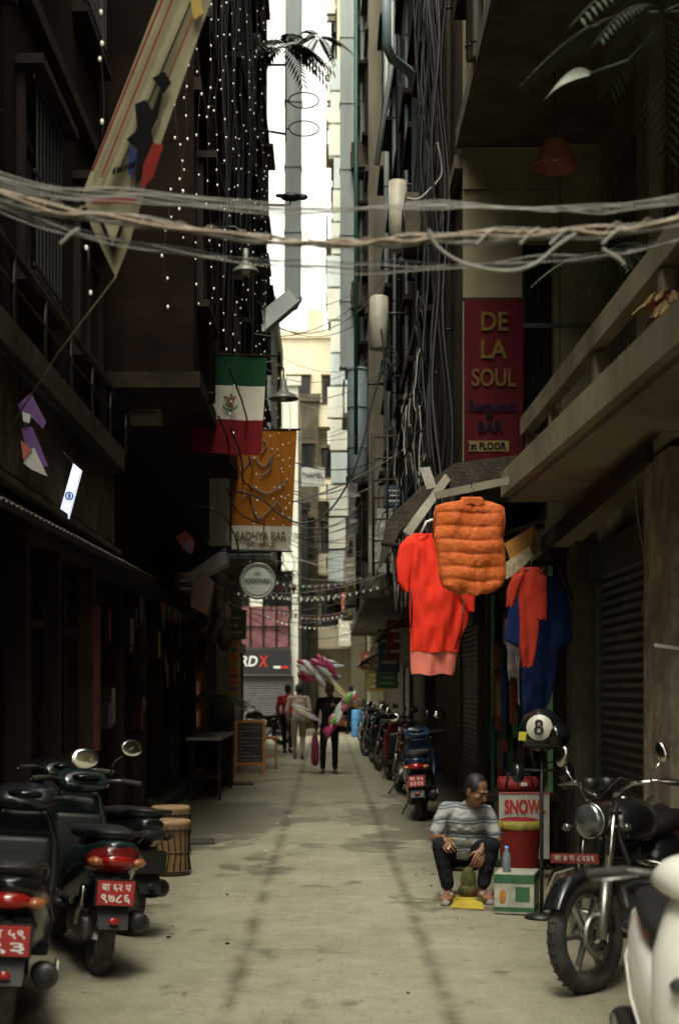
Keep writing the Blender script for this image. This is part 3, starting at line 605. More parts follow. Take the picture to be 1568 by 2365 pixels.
bandq((405,-80),(212,395),5,rl,-.03); bandq((428,-80),(232,410),4,rl,-.03); bandq((475,-80),(272,400),4,fig,-.03); bandq((492,-80),(300,400),3,rl,-.03)
flat(mb,[(312,240),(338,230),(352,255),(375,190),(380,200),(366,268),(350,302),(356,335),(334,385),(312,435),(318,345),(292,322),(318,300)],Y-.035,fig,.004)
flat(mb,[(352,180),(380,165),(396,190),(380,215)],Y-.036,fig,.004); flat(mb,[(300,330),(318,350),(306,410),(296,400)],Y-.036,mat('banner_blue',(.02,.03,.08),.9,spec=.05),.004)
flat(mb,[(332,380),(354,330),(378,335),(354,410),(325,440)],Y-.040,rl,.003); flat(mb,[(440,0),(462,-20),(470,30),(448,45)],Y-.035,mat('banner_yellow',(.3,.2,.03),.8),.003)
for k in range(7): flat(mb,[(262+k*9,390-k*3),(268+k*9,386-k*3),(266+k*9,404-k*3),(260+k*9,402-k*3)],Y-.036,fig,.003)
flat(mb,[(205,455),(320,455),(312,470),(215,470)],Y-.02,rl,.003); flat(mb,[(225,500),(295,500),(262,590)],Y-.02,fig,.003); flat(mb,[(238,508),(282,508),(261,565)],Y-.024,cr,.003)
mb.tube([P(268,640,Y),P(135,815,7.5),P(30,980,8.6)],.005,wire_r,4); mb.build('print',e)
# ------------------------------------------------------------------ string lights
bulb=mat('bulb_white',(.85,.8,.65),.3,var=0,emis=.3)
def stringlight(px,y0,y1,Y,n_seed,sp=.125):
    rnd=random.Random(n_seed); a=P(px,y0,Y);b=P(px+rnd.uniform(-8,8),y1,Y); mb=MB(); L=(a-b).length; n=int(L/sp); pts=[]
    for i in range(n+1):
        p=a.lerp(b,i/n)+V((.02*math.sin(i*.55+n_seed)+.008*math.sin(i*1.7),.012*math.cos(i*1.3),0)); pts.append(p)
    mb.tube(pts,.0022,wire_b,4)
    for i,p in enumerate(pts):
        if rnd.random()<.92: s=.0055*(1+.7*rnd.random()); mb.ell(p+V((rnd.uniform(-.02,.02),0,rnd.uniform(-.05,.05))),(s,s,s*1.5),bulb,nu=6,nv=5)
    mb.build('string_lights')
for i,(px,y0,y1,Y) in enumerate(((228,-40,355,6.8),(196,570,655,6.6),(408,-40,450,9.5),(392,440,700,9.2),(428,-40,560,11),(455,-40,700,12),(482,-40,745,12.5),(505,-40,600,13.5),(522,-40,800,14),(540,-40,1000,15),(556,-40,900,16),(575,-40,700,17),(592,-40,980,19),(607,-40,1100,20),(618,300,1050,21),(640,850,1180,19.5),(655,930,1240,19.5),(628,950,1290,20),(590,1000,1300,19.4),(667,930,1260,19.6))): stringlight(px,y0,y1,Y,i,.13 if Y<12 else .17)
# swags of bulbs and small flags across the far lane
mb=MB(); rnd=random.Random(44)
for i in range(9):
    Y=26+i*2.4; z=rnd.uniform(3.3,4.4); sag=rnd.uniform(.25,.6); pts=[V((-1.9+3.6*t,Y+rnd.uniform(-.05,.05),z-sag*4*t*(1-t)+.3*t)) for t in [k/26 for k in range(27)]]
    mb.tube(pts,.006,wire_g,4)
    for p in pts[1:-1]:
        if i%3: mb.ell(p-V((0,0,.03)),(.018,.018,.028),bulb,nu=6,nv=5)
        else: mb.prism([p,p+V((.1,0,0)),p+V((.05,0,-.14))],(0,.006,0),rnd.choice(cl))
mb.build('festoon_lights')
# ------------------------------------------------------------------ cables across
mb=MB(); Y=4.6
def PY(l,Y): return [P(x,y,Y) for x,y in l]
ext=lambda l,a,b:[(-830,a)]+l+[(2340,b)]
for k,(dy,m,r) in enumerate(((0,wire_r,.006),(9,wire_g,.005),(-7,wire_r,.006),(4,wire_b,.006),(14,wire_g,.003),(-12,wire_g,.003))):
    cable(mb,PY(ext([(0,448+dy),(300,508+dy*.8),(640,556+dy*.5),(830,562+dy*.4),(1000,550+dy),(1300,538+dy),(1568,508+dy)],120,300),Y+.01*k),r,m,6,wob=.006,seed=k)
for k in range(5):
    cable(mb,PY(ext([(0,400+k*6),(330,440+k*7),(700,478+k*4),(1000,482-k*4),(1300,478+k*3),(1568,452+k*5)],100,330),Y+.1+.02*k),.0028,wire_g,5,wob=.003,seed=k)
for k in range(4):
    cable(mb,PY(ext([(0,470+k*6),(300,555+k*5),(620,600+k*4),(900,605+k*9),(1250,610-k*6),(1568,545+k*4)],120,260),Y+.2+.03*k),.0024,wire_g if k%2 else wire_b,5,wob=.004,seed=k+4)
cable(mb,PY([(990,530),(1010,570),(1070,608),(1160,626),(1230,612),(1290,565),(1330,540)],Y-.03),.006,wire_g,6)
for x in (1100,1200,1270,1390,140): cable(mb,PY([(x,565),(x+25,540),(x+45,528)],Y-.02),.006,wire_g,5)
cable(mb,PY([(1390,575),(1430,600),(1440,612)],Y-.02),.007,wire_g,5)
pts=[]
for i in range(400):
    x=-10+i*4; yb=np.interp(x,[0,300,640,830,1000,1300,1568],[448,508,556,562,550,538,508]); p=P(x,yb,Y+.02); pts.append(p+V((0,.016*math.sin(i*.35),.016*math.cos(i*.35))))
mb.tube(pts,.0028,wire_r,4); mb.build('overhead_cables')
mb=MB(); cable(mb,PY([(545,1135),(600,1150),(650,1190),(700,1208),(760,1180),(820,1080),(862,920),(880,850)],17),.012,wire_b,6)
cable(mb,PY([(862,920),(885,840),(880,760)],17),.012,wire_b,6); mb.build('drooping_cable')
mb=MB(); rnd=random.Random(12)
for i in range(46):
    Y=rnd.uniform(19,44); z=rnd.uniform(3.3,6.0) if i<34 else rnd.uniform(6,11); xl=-2.2 if z<4.4 else -1.25; xr=2.0 if z<3.4 else 1.05
    Y2=Y+rnd.uniform(-3,3); sag=rnd.uniform(.1,.6); z2=z+rnd.uniform(-.5,.5)
    pts=[V((xl+(xr-xl)*t,Y+(Y2-Y)*t,z+(z2-z)*t-sag*4*t*(1-t))) for t in [k/14 for k in range(15)]]; mb.tube(pts,rnd.choice((.005,.007,.01)),rnd.choice((wire_b,wire_g,wire_g)),4)
for i in range(12):
    x=rnd.choice((-1,1))*rnd.uniform(.8,1.15); z=rnd.uniform(3.4,5); pts=[]
    for k in range(30): y=14+k*1.1; pts.append(V((x+.08*math.sin(k*.9+i),y,z-.25*abs(math.sin(k*.45+i))+.02*k)))
    mb.tube(pts,.01,wire_b,4)
mb.build('telephone_wires')
mb=MB(); 
for i in range(26):
    x0=1.12-rnd.random()*.12; y0=13+rnd.random()*3.2; pts=[]; ph=rnd.random()*6; dr=rnd.uniform(-.04,.1)
    for k in range(26): z=9.8-k*.29; pts.append(V((x0+.04*math.sin(k*.8+ph),y0+dr*k+.12*math.sin(k*.33+ph),z)))
    mb.tube(pts,rnd.choice((.008,.012,.016)),wire_b,4)
for i in range(18):
    x0=1.1-rnd.random()*.2; y0=rnd.uniform(13.5,22); pts=[]; ph=rnd.random()*6
    for k in range(20): z=5.6-k*.14*rnd.uniform(.8,1.2); pts.append(V((x0+.08*math.sin(k*.5+ph),y0+.3*math.sin(k*.33+ph),z)))
    mb.tube(pts,rnd.choice((.006,.01)),rnd.choice((wire_b,wire_b,wire_g)),4)
for i in range(6): mb.torus(P(888+rnd.random()*20,820+rnd.random()*40,18),(1,rnd.random(),.3),.12+.03*rnd.random(),.008,wire_b,20,4)
cable(mb,PY([(940,458),(965,460),(990,440),(1020,400),(1010,330)],14),.012,wire_g,5)
mb.build('tangled_cables')
mb=MB()
for i in range(22):
    x=-1.22+rnd.random()*.15; y=14+rnd.random()*9; pts=[V((x+.03*math.sin(k+i),y+.05*math.sin(k*.6+i),16-k*.5)) for k in range(rnd.randint(12,24))]; mb.tube(pts,rnd.choice((.008,.014)),wire_b,4)
mb.build('hanging_cords')
mb=MB()
for py in (232,297): mb.torus(P(702,py,22),(0,.12,1),.23,.010,black,28,6); mb.tube([P(660,py,22),P(668,py,22)],.012,black)
mb.tube([P(660,130,22),P(660,330,22)],.012,black,5); mb.tube([P(600,150,22),P(660,150,22)],.02,black,5); mb.tube([P(600,300,22),P(660,310,22)],.02,black,5); mb.build('plant_hoops')
mb=MB(); c=P(672,455,21); mb.ell(c,(.16,.1,.06),black); mb.ell(c+V((-.16,0,.02)),(.07,.04,.03),black); mb.ell(c+V((.17,0,.0)),(.08,.03,.05),black); mb.tube([c+V((0,0,-.05)),c+V((-.02,0,-.12)),c+V((-.5,0,-.12))],.02,black); mb.build('roof_ornament')
# ------------------------------------------------------------------ plants
leaf_d=mat('leaf_dark',(.022,.036,.014),.65,var=.4,scale=8); leaf_m=mat('leaf_mid',(.05,.08,.03),.55,var=.4,scale=8)
def frond(mb,b,d,L,m,droop=.5,n=12,lw=.02,ll=.25):
    b=V(b); d=V(d).normalized(); pts=[]
    for i in range(n+1):
        t=i/n; pts.append(b+d*(L*t)+V((0,0,-droop*L*t*t)))
    mb.tube(pts,[.006*(1-.8*i/n) for i in range(n+1)],m,4)
    sd=d.cross(V((0,0,1)));  sd=sd.normalized() if sd.length>.01 else V((1,0,0))
    for i in range(2,n+1):
        t=i/n; l=L*ll*(1-abs(t-.45)); p=pts[i]; tg=(pts[i]-pts[i-1]).normalized()
        for sg in (-1,1):
            q=p+(sd*sg*.75+tg*.7).normalized()*l+V((0,0,-.35*l)); w=tg*lw; mid=p.lerp(q,.45)+V((0,0,.06*l))
            mb.add([p,mid+w,q,mid-w],[(0,1,2,3)],m)
def plant(name,c,count,L,m,up=.6,droop=.6,seed=0,pot=None,**k):
    rnd=random.Random(seed); mb=MB()
    for i in range(count):
        a=rnd.random()*6.28; frond(mb,V(c),(math.cos(a),math.sin(a),up*rnd.uniform(.2,1.4)),L*rnd.uniform(.7,1.1),m,droop*rnd.uniform(.7,1.3),**k)
    if pot:
        r,h=pot[0],pot[1]; mb.lathe(V(c)-V((0,0,h)),(0,0,1),[(0,0),(r*.72,0),(r,h*.85),(r*1.1,h*.86),(r*1.1,h),(r*.9,h),(r*.85,h*.9),(0,h*.88)],pot[2],20)
    mb.build(name)
potr=mat('pot_red',(.32,.06,.035),.7,var=.3)
plant('potted_plant',P(1552,690,7.05)+V((.0,0,-.01)),14,.24,mat('dry_leaf',(.2,.12,.04),.8),seed=3,pot=(.11,.26,potr),ll=.3)
plant('potted_fern',P(1400,585,8.6),9,.5,leaf_d,up=.25,droop=.7,seed=4,ll=.22,n=18,lw=.012)
plant('palm_plant',P(1530,40,5.8)+V((0,0,.02)),9,.6,leaf_d,up=.35,droop=.55,seed=5,n=18,lw=.012,ll=.3)
plant('hanging_plant',P(655,110,22),16,.85,leaf_d,up=.4,droop=.7,seed=6,lw=.03,ll=.3)
plant('hanging_plant',P(735,85,27),10,.6,leaf_d,up=.4,droop=.7,seed=7,lw=.03,ll=.3)
plant('potted_palm',P(510,1612,23.5)+V((0,0,0)),18,.6,leaf_m,up=.7,droop=.7,seed=8,pot=(.2,.36,conc_d),ll=.25)
mb=MB(); q=P(510,1612,23.5); mb.box((q.x-.2,23.3,0),(q.x+.2,23.7,q.z-.365),wood_d); mb.box((q.x-.24,23.26,q.z-.364),(q.x+.24,23.74,q.z-.34),wood_d); mb.build('plant_stand')
mb=MB(); lf=mat('leaf_pale',(.11,.13,.085),.5,var=.2)
a=P(1362,170,6.);b=P(1243,250,6.); n=12; vs=[];fs=[]
for i in range(n+1):
    t=i/n; p=a.lerp(b,t)+V((0,0,.05*math.sin(t*3.1))); w=.045*math.sin(math.pi*min(1,t*.9+.08)); dz=V((.5,.2,.8)).normalized()*w
    vs+=[p-dz,p+V((0,.008,0)),p+dz]
for i in range(n):
    for j in range(2): fs.append((3*i+j,3*i+j+1,3*i+3+j+1,3*i+3+j))
mb.add(vs,fs,lf,True); mb.tube([a,P(1450,140,6.),P(1510,75,5.7)],.006,leaf_d); mb.build('broad_leaf')
# ------------------------------------------------------------------ far signage
e=group('storefront_sign'); Y=46.8; mb=MB(); a=P(548,1557,Y);b=P(672,1500,Y); mb.box((a.x,Y,a.z),(b.x,Y+.15,b.z),mat('sign_black',(.02,.02,.022),.5,var=.1)); mb.box((a.x-.03,Y+.01,a.z-.05),(b.x+.03,Y+.14,a.z-.001),alu); mb.build('panel',e)
p=P(575,1527,Y); text('RD',(p.x,Y-.01,p.z),.4,white_l,e,width=40*Y/F,height=24*Y/F,shear=.2,bold=.008); p=P(609,1527,Y); text('X',(p.x,Y-.01,p.z),.4,redl,e,width=22*Y/F,height=26*Y/F,shear=.1,bold=.008)
mb=MB(); 
for x0,x1,y in ((632,648,1541),(650,666,1541)): q=P(x0,y+3,Y);r=P(x1,y-3,Y); mb.box((q.x,Y-.01,q.z),(r.x,Y-.002,r.z),redl if x0==650 else whitep)
mb.build('small_print',e)
mb=MB(); a=P(548,1495,Y);b=P(668,1400,Y); pk=mat('window_pink',(.2,.08,.085),.4,var=.6,scale=3)
mb.box((a.x,Y+.1,a.z),(b.x,Y+.19,b.z),pk)
for k in range(5): x=a.x+(b.x-a.x)*k/4; mb.box((x-.03,Y+.06,a.z),(x+.03,Y+.099,b.z),wood_d)
mb.box((a.x,Y+.04,(a.z+b.z)/2-.03),(b.x,Y+.059,(a.z+b.z)/2+.03),wood_d); mb.build('shop_window')
e=group('hotel_sign'); Y=56.; mb=MB(); a=P(694,1128,Y);b=P(750,1085,Y); mb.box((a.x,Y-.6,a.z),(b.x,Y-.5,b.z),mat('sign_grey',(.35,.36,.34),.6)); mb.build('panel',e); q=P(722,1098,Y-.6); text('THAMEL',(q.x,Y-.62,q.z),.3,dark,e,width=48*Y/F,height=12*Y/F)
def wallsign(name,X,side,y,z,w,h,col,proj=True,face=None):
    mb=MB(); m=mat('signcol_%s'%name+str(col),col,.6,var=.3,scale=4); xa=X-side*.06
    mb.box((xa,y,z),(xa-side*w,y+.06,z+h),m); mb.box((X,y+.02,z+h*.2),(xa,y+.04,z+h*.2+.03),black); mb.box((X,y+.02,z+h*.8),(xa,y+.04,z+h*.8+.03),black)
    for k in range(3): 
        zz=z+h*(.2+.25*k); mb.box((xa-side*w*.15,y-.008,zz),(xa-side*w*(.85-.15*(k%2)),y-.001,zz+h*.07),face or whitep)
    mb.build(name)
for (s,X,y,z,w,h,c) in ((1,1.95,31,2.2,.6,.9,(.3,.05,.04)),(1,1.9,36,2.0,.55,1.1,(.1,.18,.3)),(1,1.9,41,2.1,.6,.7,(.35,.3,.2)),(1,1.2,27,3.8,.35,.9,(.4,.38,.33)),(1,1.85,46,2.2,.7,.6,(.4,.1,.05)),(-1,-2.3,29,2.6,.6,.6,(.2,.25,.1)),(-1,-2.4,22,2.9,.5,.5,(.25,.12,.05)),(1,2.1,24,2.3,.6,.7,(.3,.28,.24)),(1,.85,33,5.2,.3,1.2,(.3,.3,.28)),(-1,-1.3,30,5.,.35,1.4,(.3,.06,.05)),(1,1.2,21,4.3,.3,.3,(.05,.08,.12)),(1,.85,38,4.3,.35,.8,(.5,.45,.35)),(1,.85,43,3.9,.35,.6,(.5,.12,.06)),(1,2.0,28,2.0,.5,.8,(.5,.5,.45)),(1,1.2,24.5,3.6,.28,1.1,(.5,.5,.44)),(1,.85,47,3.0,.4,.9,(.55,.5,.4)),(1,2.0,39,1.6,.6,.6,(.1,.3,.12)),(1,1.9,44,1.5,.6,.7,(.5,.35,.08))): wallsign('shop_sign',X,s,y,z,w,h,c)
mb=MB()
for px in (862,895,925): mb.tube([P(px,1000,21),P(px,1330,21)],.02,black,5)
for py in (1010,1060,1110,1150,1200,1250,1300): mb.tube([P(858,py,21),P(930,py-4,21)],.015,rust,5)
mb.build('metal_scaffold')
# ------------------------------------------------------------------ garments
def garment(mb,prof,Y,T,m,rows=60,cols=34,fold=.012,baffle=0,bn=8,seed=0.,fx=.028,fy=.004):
    ys=[p[0] for p in prof]; vs=[];fs=[]; k=cols+1
    for side in (-1,1):
        for i in range(rows+1):
            py=ys[0]+(ys[-1]-ys[0])*i/rows; Lx=np.interp(py,ys,[p[1] for p in prof]); Rx=np.interp(py,ys,[p[2] for p in prof])
            t=i/rows
            for j in range(k):
                u=j/cols; px=Lx+(Rx-Lx)*u; s=math.sqrt(max(0,1-abs(2*u-1)**3.5)); p=P(px,py+2.5*math.sin(u*11+seed)*t**3,Y)
                n=noise.noise(V((px*fx+seed,py*fy,seed)))+.35*noise.noise(V((px*.06,py*.02+seed,seed)))
                d=T*s*(min(1,.45+t*5)) 
                if baffle:
                    ph=bn*t+.22*noise.noise(V((px*.012,seed,2)))
                    wr=noise.noise(V((px*.16,py*.07,1)))
                    d+=baffle*s*((abs(math.sin(math.pi*ph))**.55)*(1+.45*wr)); d-=.012*math.exp(-((u-.55)/.018)**2)*s
                d+=fold*n*s
                vs.append(p+V((0,side*d,0)))
    o=(rows+1)*k
    for i in range(rows):
        for j in range(cols):
            a=i*k+j; fs.append((a,a+k,a+k+1,a+1)); a+=o; fs.append((a,a+1,a+k+1,a+k))
    for j in range(cols): fs.append((j,j+1,o+j+1,o+j))
    mb.add(vs,fs,m,True)
def hanger(mb,px,py,Y,w):
    c=P(px,py,Y); h=w*Y/F/2; mb.tube([c+V((-h,0,-.06)),c+V((0,0,0)),c+V((h,0,-.06))],.008,black,5); mb.tube([c,c+V((0,0,.04)),c+V((.02,0,.06)),c+V((0,0,.08)),c+V((-.015,0,.07))],.003,chrome,4)
orange=mat('nylon_orange',(.56,.12,.025),.65,var=.15,scale=14,bump=.35,spec=.2); red_c=mat('cloth_red',(.8,.04,.018),.85,var=.1,scale=6,spec=.15); red_l=mat('mesh_red_light',(.72,.18,.13),.9,var=.1); blue_c=mat('cloth_blue',(.01,.02,.085),.9,var=.25,scale=8,spec=.15); red_d=mat('cloth_red_dark',(.4,.035,.018),.9,var=.2,spec=.15)
e=group('puffer_vest'); mb=MB(); Y=10.4
garment(mb,[(1156,1062,1122),(1160,1030,1138),(1168,1006,1160),(1185,1001,1166),(1215,1003,1164),(1240,998,1160),(1255,1004,1165),(1290,1010,1167),(1330,1013,1168),(1352,1020,1160),(1366,1044,1142),(1374,1062,1122)],Y,.03,orange,baffle=.015,bn=7,fold=.035,seed=1.3,rows=84,cols=44,fy=.01)
mb.build('quilted_body',e); mb=MB(); garment(mb,[(1148,1066,1112),(1155,1062,1118),(1166,1060,1120)],Y-.005,.035,orange,rows=10,cols=16,fold=.01)
mb.tube([P(1006,1172,Y-.02),P(1001,1205,Y-.03),P(999,1240,Y-.02)],.006,mat('vest_piping',(.3,.06,.015),.7),5); mb.tube([P(1162,1172,Y-.02),P(1166,1205,Y-.03),P(1162,1240,Y-.02)],.006,MATS['vest_piping'],5)
hanger(mb,1088,1150,Y,80); mb.tube([P(1088,1128,Y),P(1088,1100,Y),P(1092,1085,11.2)],.004,wire_b,4); mb.build('collar_and_hanger',e)
e=group('red_shirt'); mb=MB(); Y=11.1
garment(mb,[(1232,955,1018),(1245,938,1040),(1300,940,1075),(1380,944,1090),(1440,946,1078),(1470,947,1064),(1505,948,1058)],Y,.035,red_c,fold=.07,seed=3,fx=.034); garment(mb,[(1460,947,1060),(1510,947,1056),(1548,948,1050),(1558,950,1046)],Y+.015,.03,red_l,fold=.04,seed=3,rows=24)
garment(mb,[(1238,942,985),(1260,922,970),(1300,914,958),(1345,918,946),(1366,934,944)],Y-.01,.035,red_c,fold=.02,seed=8,rows=24,cols=18)
garment(mb,[(1345,1040,1080),(1380,1058,1097),(1412,1080,1096)],Y-.005,.03,red_c,fold=.02,seed=6,rows=12,cols=12); mb.build('fabric',e)
mb=MB(); mb.tube([P(948,1360,Y-.05),P(951,1400,Y-.06),P(949,1450,Y-.055)],.006,black,4); mb.tube([P(1072,1380,Y-.07),P(1066,1450,Y-.07),P(1050,1500,Y-.065)],.006,black,4); mb.tube([P(970,1235,Y),P(985,1205,Y),P(1000,1200,Y)],.012,whitep,6); mb.build('trim',e)
e=group('red_jacket'); mb=MB(); Y=10.9
garment(mb,[(1310,1205,1245),(1330,1192,1258),(1380,1195,1258),(1440,1200,1245),(1500,1198,1238),(1540,1205,1230)],Y,.03,red_d,fold=.05,seed=2); garment(mb,[(1325,1185,1210),(1360,1170,1198),(1400,1168,1185)],Y-.02,.03,red_d,rows=14,cols=12,seed=1); garment(mb,[(1330,1240,1262),(1390,1245,1263),(1430,1240,1262)],Y-.02,.03,red_d,rows=14,cols=12,seed=4); hanger(mb,1226,1310,Y,60); mb.build('fabric',e)
e=group('blue_garment'); mb=MB(); Y=11.3
garment(mb,[(1330,1215,1285),(1360,1180,1305),(1420,1172,1318),(1480,1165,1322),(1500,1205,1290),(1560,1203,1285),(1620,1205,1268),(1655,1208,1245)],Y,.04,blue_c,fold=.07,seed=9); hanger(mb,1250,1330,Y,60); mb.build('fabric',e)
mb=MB(); Y=11.4; flat(mb,[(1165,1255),(1230,1215),(1240,1228),(1225,1262),(1180,1300)],Y,mat('yellow_tarp',(.4,.18,.025),.7,var=.3),.02); flat(mb,[(1165,1300),(1222,1262),(1232,1285),(1190,1325),(1168,1338)],Y-.03,mat('foil_wrap',(.5,.4,.25),.35,.4,var=.6,scale=20),.02); mb.build('folded_tarpaulin')
mb=MB(); mb.tube([P(880,1255,11.6),P(1290,1305,11.6)],.02,wood_d,6); mb.tube([P(1226,1300,11.0),P(1240,1150,11.6)],.004,wire_b,4); mb.tube([(P(1290,1305,11.6)),(2.2,12.8,2.4)],.02,wood_d); mb.build('clothes_rail')
mb=MB(); cable(mb,PY([(1462,1080),(1470,1180),(1490,1320),(1480,1420)],9.5),.006,wire_g,4); cable(mb,PY([(1510,1490),(1568,1498)],8.45),.012,whitep,4); mb.build('loose_cord')
# ------------------------------------------------------------------ vehicles
def wheel(mb,c,R,r,spk=6,disc=None,rim=alu):
    mb.torus(c,(0,1,0),R-r,r,rubber,40,10); mb.torus(c,(0,1,0),R-2*r+.004,.014,rim,36,6); mb.torus(c,(0,1,0),R-2*r-.012,.01,rim,36,6)
    c=V(c); mb.cyl(c+V((0,-.05,0)),c+V((0,.05,0)),.035,.035,rim,14)
    for i in range(spk):
        a=2*math.pi*i/spk; d=V((math.cos(a),0,math.sin(a)))
        mb.beam(c+d*.03,c+d*(R-2*r-.005),.02,.03,rim,up=V((0,1,0)))
    for k in range(36):
        a=2*math.pi*k/36; d=V((math.cos(a),0,math.sin(a))); 
        mb.obox(c+d*(R-.001),(.012,r*1.1,.006),rubber,Matrix.Rotation(-a+math.pi/2,3,'Y'))
    if disc:
        y=disc; mb.torus(c+V((0,y,0)),(0,1,0),.1,.018,alu,28,4); mb.lathe(c+V((0,y-.003,0)),(0,1,0),[(.045,0),(.12,0),(.12,.005),(.045,.005)],alu,28)
        for k in range(10): a=k*.628; mb.cyl(c+V((.08*math.cos(a),y-.006,.08*math.sin(a))),c+V((.08*math.cos(a),y+.008,.08*math.sin(a))),.01,.01,black,6)
def placetext(body,M,loc,w,h,m,parent,back=True,ext=.002):
    c=bpy.data.curves.new('t','FONT'); c.body=body; c.size=.1; c.extrude=ext; c.align_x='CENTER'; c.align_y='CENTER'; c.resolution_u=3; c.offset=.001
    o=bpy.data.objects.new('t',c); bpy.context.collection.objects.link(o); dg=bpy.context.evaluated_depsgraph_get(); me=bpy.data.meshes.new_from_object(o.evaluated_get(dg)); bpy.data.objects.remove(o)
    if not len(me.vertices): return
    co=np.array([v.co[:] for v in me.vertices]); mn=co.min(0);mx=co.max(0);ce=(mn+mx)/2
    sx=w/(mx[0]-mn[0]);sy=h/(mx[1]-mn[1]); R=Matrix.Rotation(math.radians(-90 if back else 90),3,'Z')@Matrix.Rotation(math.radians(90),3,'X')
    loc=V(loc); me.materials.clear(); me.materials.append(m)
    for v in me.vertices: v.co=M@(loc+R@V(((v.co.x-ce[0])*sx,(v.co.y-ce[1])*sy,v.co.z)))
    ob=bpy.data.objects.new('plate_number',me); bpy.context.collection.objects.link(ob); ob.parent=parent
def scooter(name,M,body,trim=blackpl,plate=('बा ५३ प','९७८६'),steer=0.,tail=None,mirrors=(-1,1),ind=None):
    e=group(name); mb=MB(); mb.M=M; seat_m=mat('seat_vinyl',(.011,.011,.011),.65,var=.2,spec=.3); ind=ind or lensor
    tl=lensred if plate else blackpl; il=ind if plate else blackpl
    mb.loft([(-.93,0,.735,.03,.02),(-.90,0,.72,.09,.05),(-.82,0,.69,.135,.085),(-.65,0,.62,.165,.13),(-.42,0,.56,.185,.17),(-.2,0,.52,.18,.2),(-.06,0,.46,.15,.2),(-.02,0,.42,.12,.16)],body,24)
    mb.loft([(-.86,0,.79,.06,.02),(-.78,0,.80,.115,.04),(-.55,0,.79,.135,.045),(-.35,0,.77,.14,.045),(-.15,0,.755,.13,.04),(.0,0,.75,.09,.04),(.05,0,.73,.04,.03)],seat_m,20)
    mb.tube([(-.7,-.15,.76),(-.85,-.15,.82),(-.97,-.09,.82),(-.97,.09,.82),(-.85,.15,.82),(-.7,.15,.76)],.014,blackpl,8)
    if tail: mb.loft([(-.945,0,.70,.05,.02),(-.92,0,.69,.11,.06),(-.84,0,.665,.15,.075),(-.74,0,.64,.162,.07)],tail,20)
    mb.ell((-.91,0,.67),(.05,.1,.04),tl); mb.ell((-.895,.115,.66),(.05,.045,.028),il,Matrix.Rotation(.5,3,'Z')); mb.ell((-.895,-.115,.66),(.05,.045,.028),il,Matrix.Rotation(-.5,3,'Z'))
    mb.prism([(-.80,-.1,.58),(-.80,.1,.58),(-.95,.08,.30),(-.95,-.08,.30)],(.012,0,.006),blackpl)
    mb.box((-.945,-.1,.43),(-.925,.1,.56),redp if plate else blackpl); mb.box((-.924,-.11,.42),(-.915,.11,.57),black); mb.ell((-.955,0,.345),(.01,.03,.02),tl)
    mb.box((-.92,-.02,.55),(-.8,.02,.58),blackpl)
    wheel(mb,(-.62,0,.23),.23,.05,5); mb.obox((-.45,.09,.26),(.5,.07,.14),steel_d,bev=.03); mb.arc((-.62,0,.23),.27,.12,20,150,blackpl)
    mb.tube([(-.55,.12,.27),(-.7,.13,.5)],.02,chrome,8)
    mb.lathe((-.28,-.15,.24),(-.52,-.03,.08),[(0,0),(.03,0),(.055,.25),(.062,.8),(.05,.97),(.035,1.0),(.02,1.01),(0,1.01)],blackpl,18,rel=True); mb.lathe((-.79,-.178,.318),(-1,0,.12),[(.055,-.03),(.058,0),(.03,.01),(0,.012)],steel_d,18)
    mb.prism([(-.35,-.215,.26),(-.7,-.225,.31),(-.68,-.225,.37),(-.38,-.215,.33)],(0,-.008,0),alu)
    mb.obox((-.25,0,.26),(.3,.18,.18),steel_d,bev=.03)
    mb.obox((.14,0,.31),(.46,.36,.07),trim,bev=.025); mb.obox((.14,0,.352),(.4,.28,.012),rubber,bev=.004); mb.tube([(.2,.12,.28),(.15,.26,.02)],.012,steel_d,6)
    for s in (-1,1): mb.tube([(-.85,s*.125,.655),(-.6,s*.178,.6),(-.35,s*.19,.5),(-.12,s*.17,.38)],.006,trim,5)
    vs=[]; secs=[(.30,.40,.05,.13),(.42,.44,.07,.18),(.62,.475,.075,.205),(.80,.46,.07,.19),(.93,.42,.065,.14),(.99,.40,.05,.10)]; n=24
    for (z,cx,hx,hy) in secs:
        for j in range(n):
            a=2*math.pi*j/n; ca,sa=math.cos(a),math.sin(a); vs.append((cx+hx*math.copysign(abs(ca)**.8,ca)-.5*abs(sa)**3*.1,hy*math.copysign(abs(sa)**.8,sa),z))
    fs=[(i*n+j,i*n+(j+1)%n,(i+1)*n+(j+1)%n,(i+1)*n+j) for i in range(len(secs)-1) for j in range(n)]+[tuple(range(n))[::-1],tuple(range((len(secs)-1)*n,len(secs)*n))]
    mb.add(vs,fs,body,True)
    mb.ell((.535,.11,.72),(.03,.05,.03),ind); mb.ell((.535,-.11,.72),(.03,.05,.03),ind); mb.obox((.34,0,.6),(.08,.3,.45),trim,bev=.03)
    Ms=M@Matrix.Translation((.42,0,0))@Matrix.Rotation(steer,4,'Z')@Matrix.Translation((-.42,0,0)); mb.M=Ms
    wheel(mb,(.64,0,.23),.23,.045,5,disc=-.06); mb.arc((.64,0,.23),.265,.12,20,165,body)
    for s in (-1,1): mb.tube([(.64,s*.07,.23),(.5,s*.07,.62)],.018,steel_d,8)
    mb.loft([(.28,0,1.0,.12,.03),(.33,0,1.02,.17,.05),(.4,0,1.03,.17,.075),(.47,0,1.01,.13,.07),(.51,0,1.0,.07,.045)],body,20); mb.ell((.485,0,1.01),(.03,.085,.05),lenswh); mb.ell((.30,0,1.055),(.05,.09,.02),glass_d)
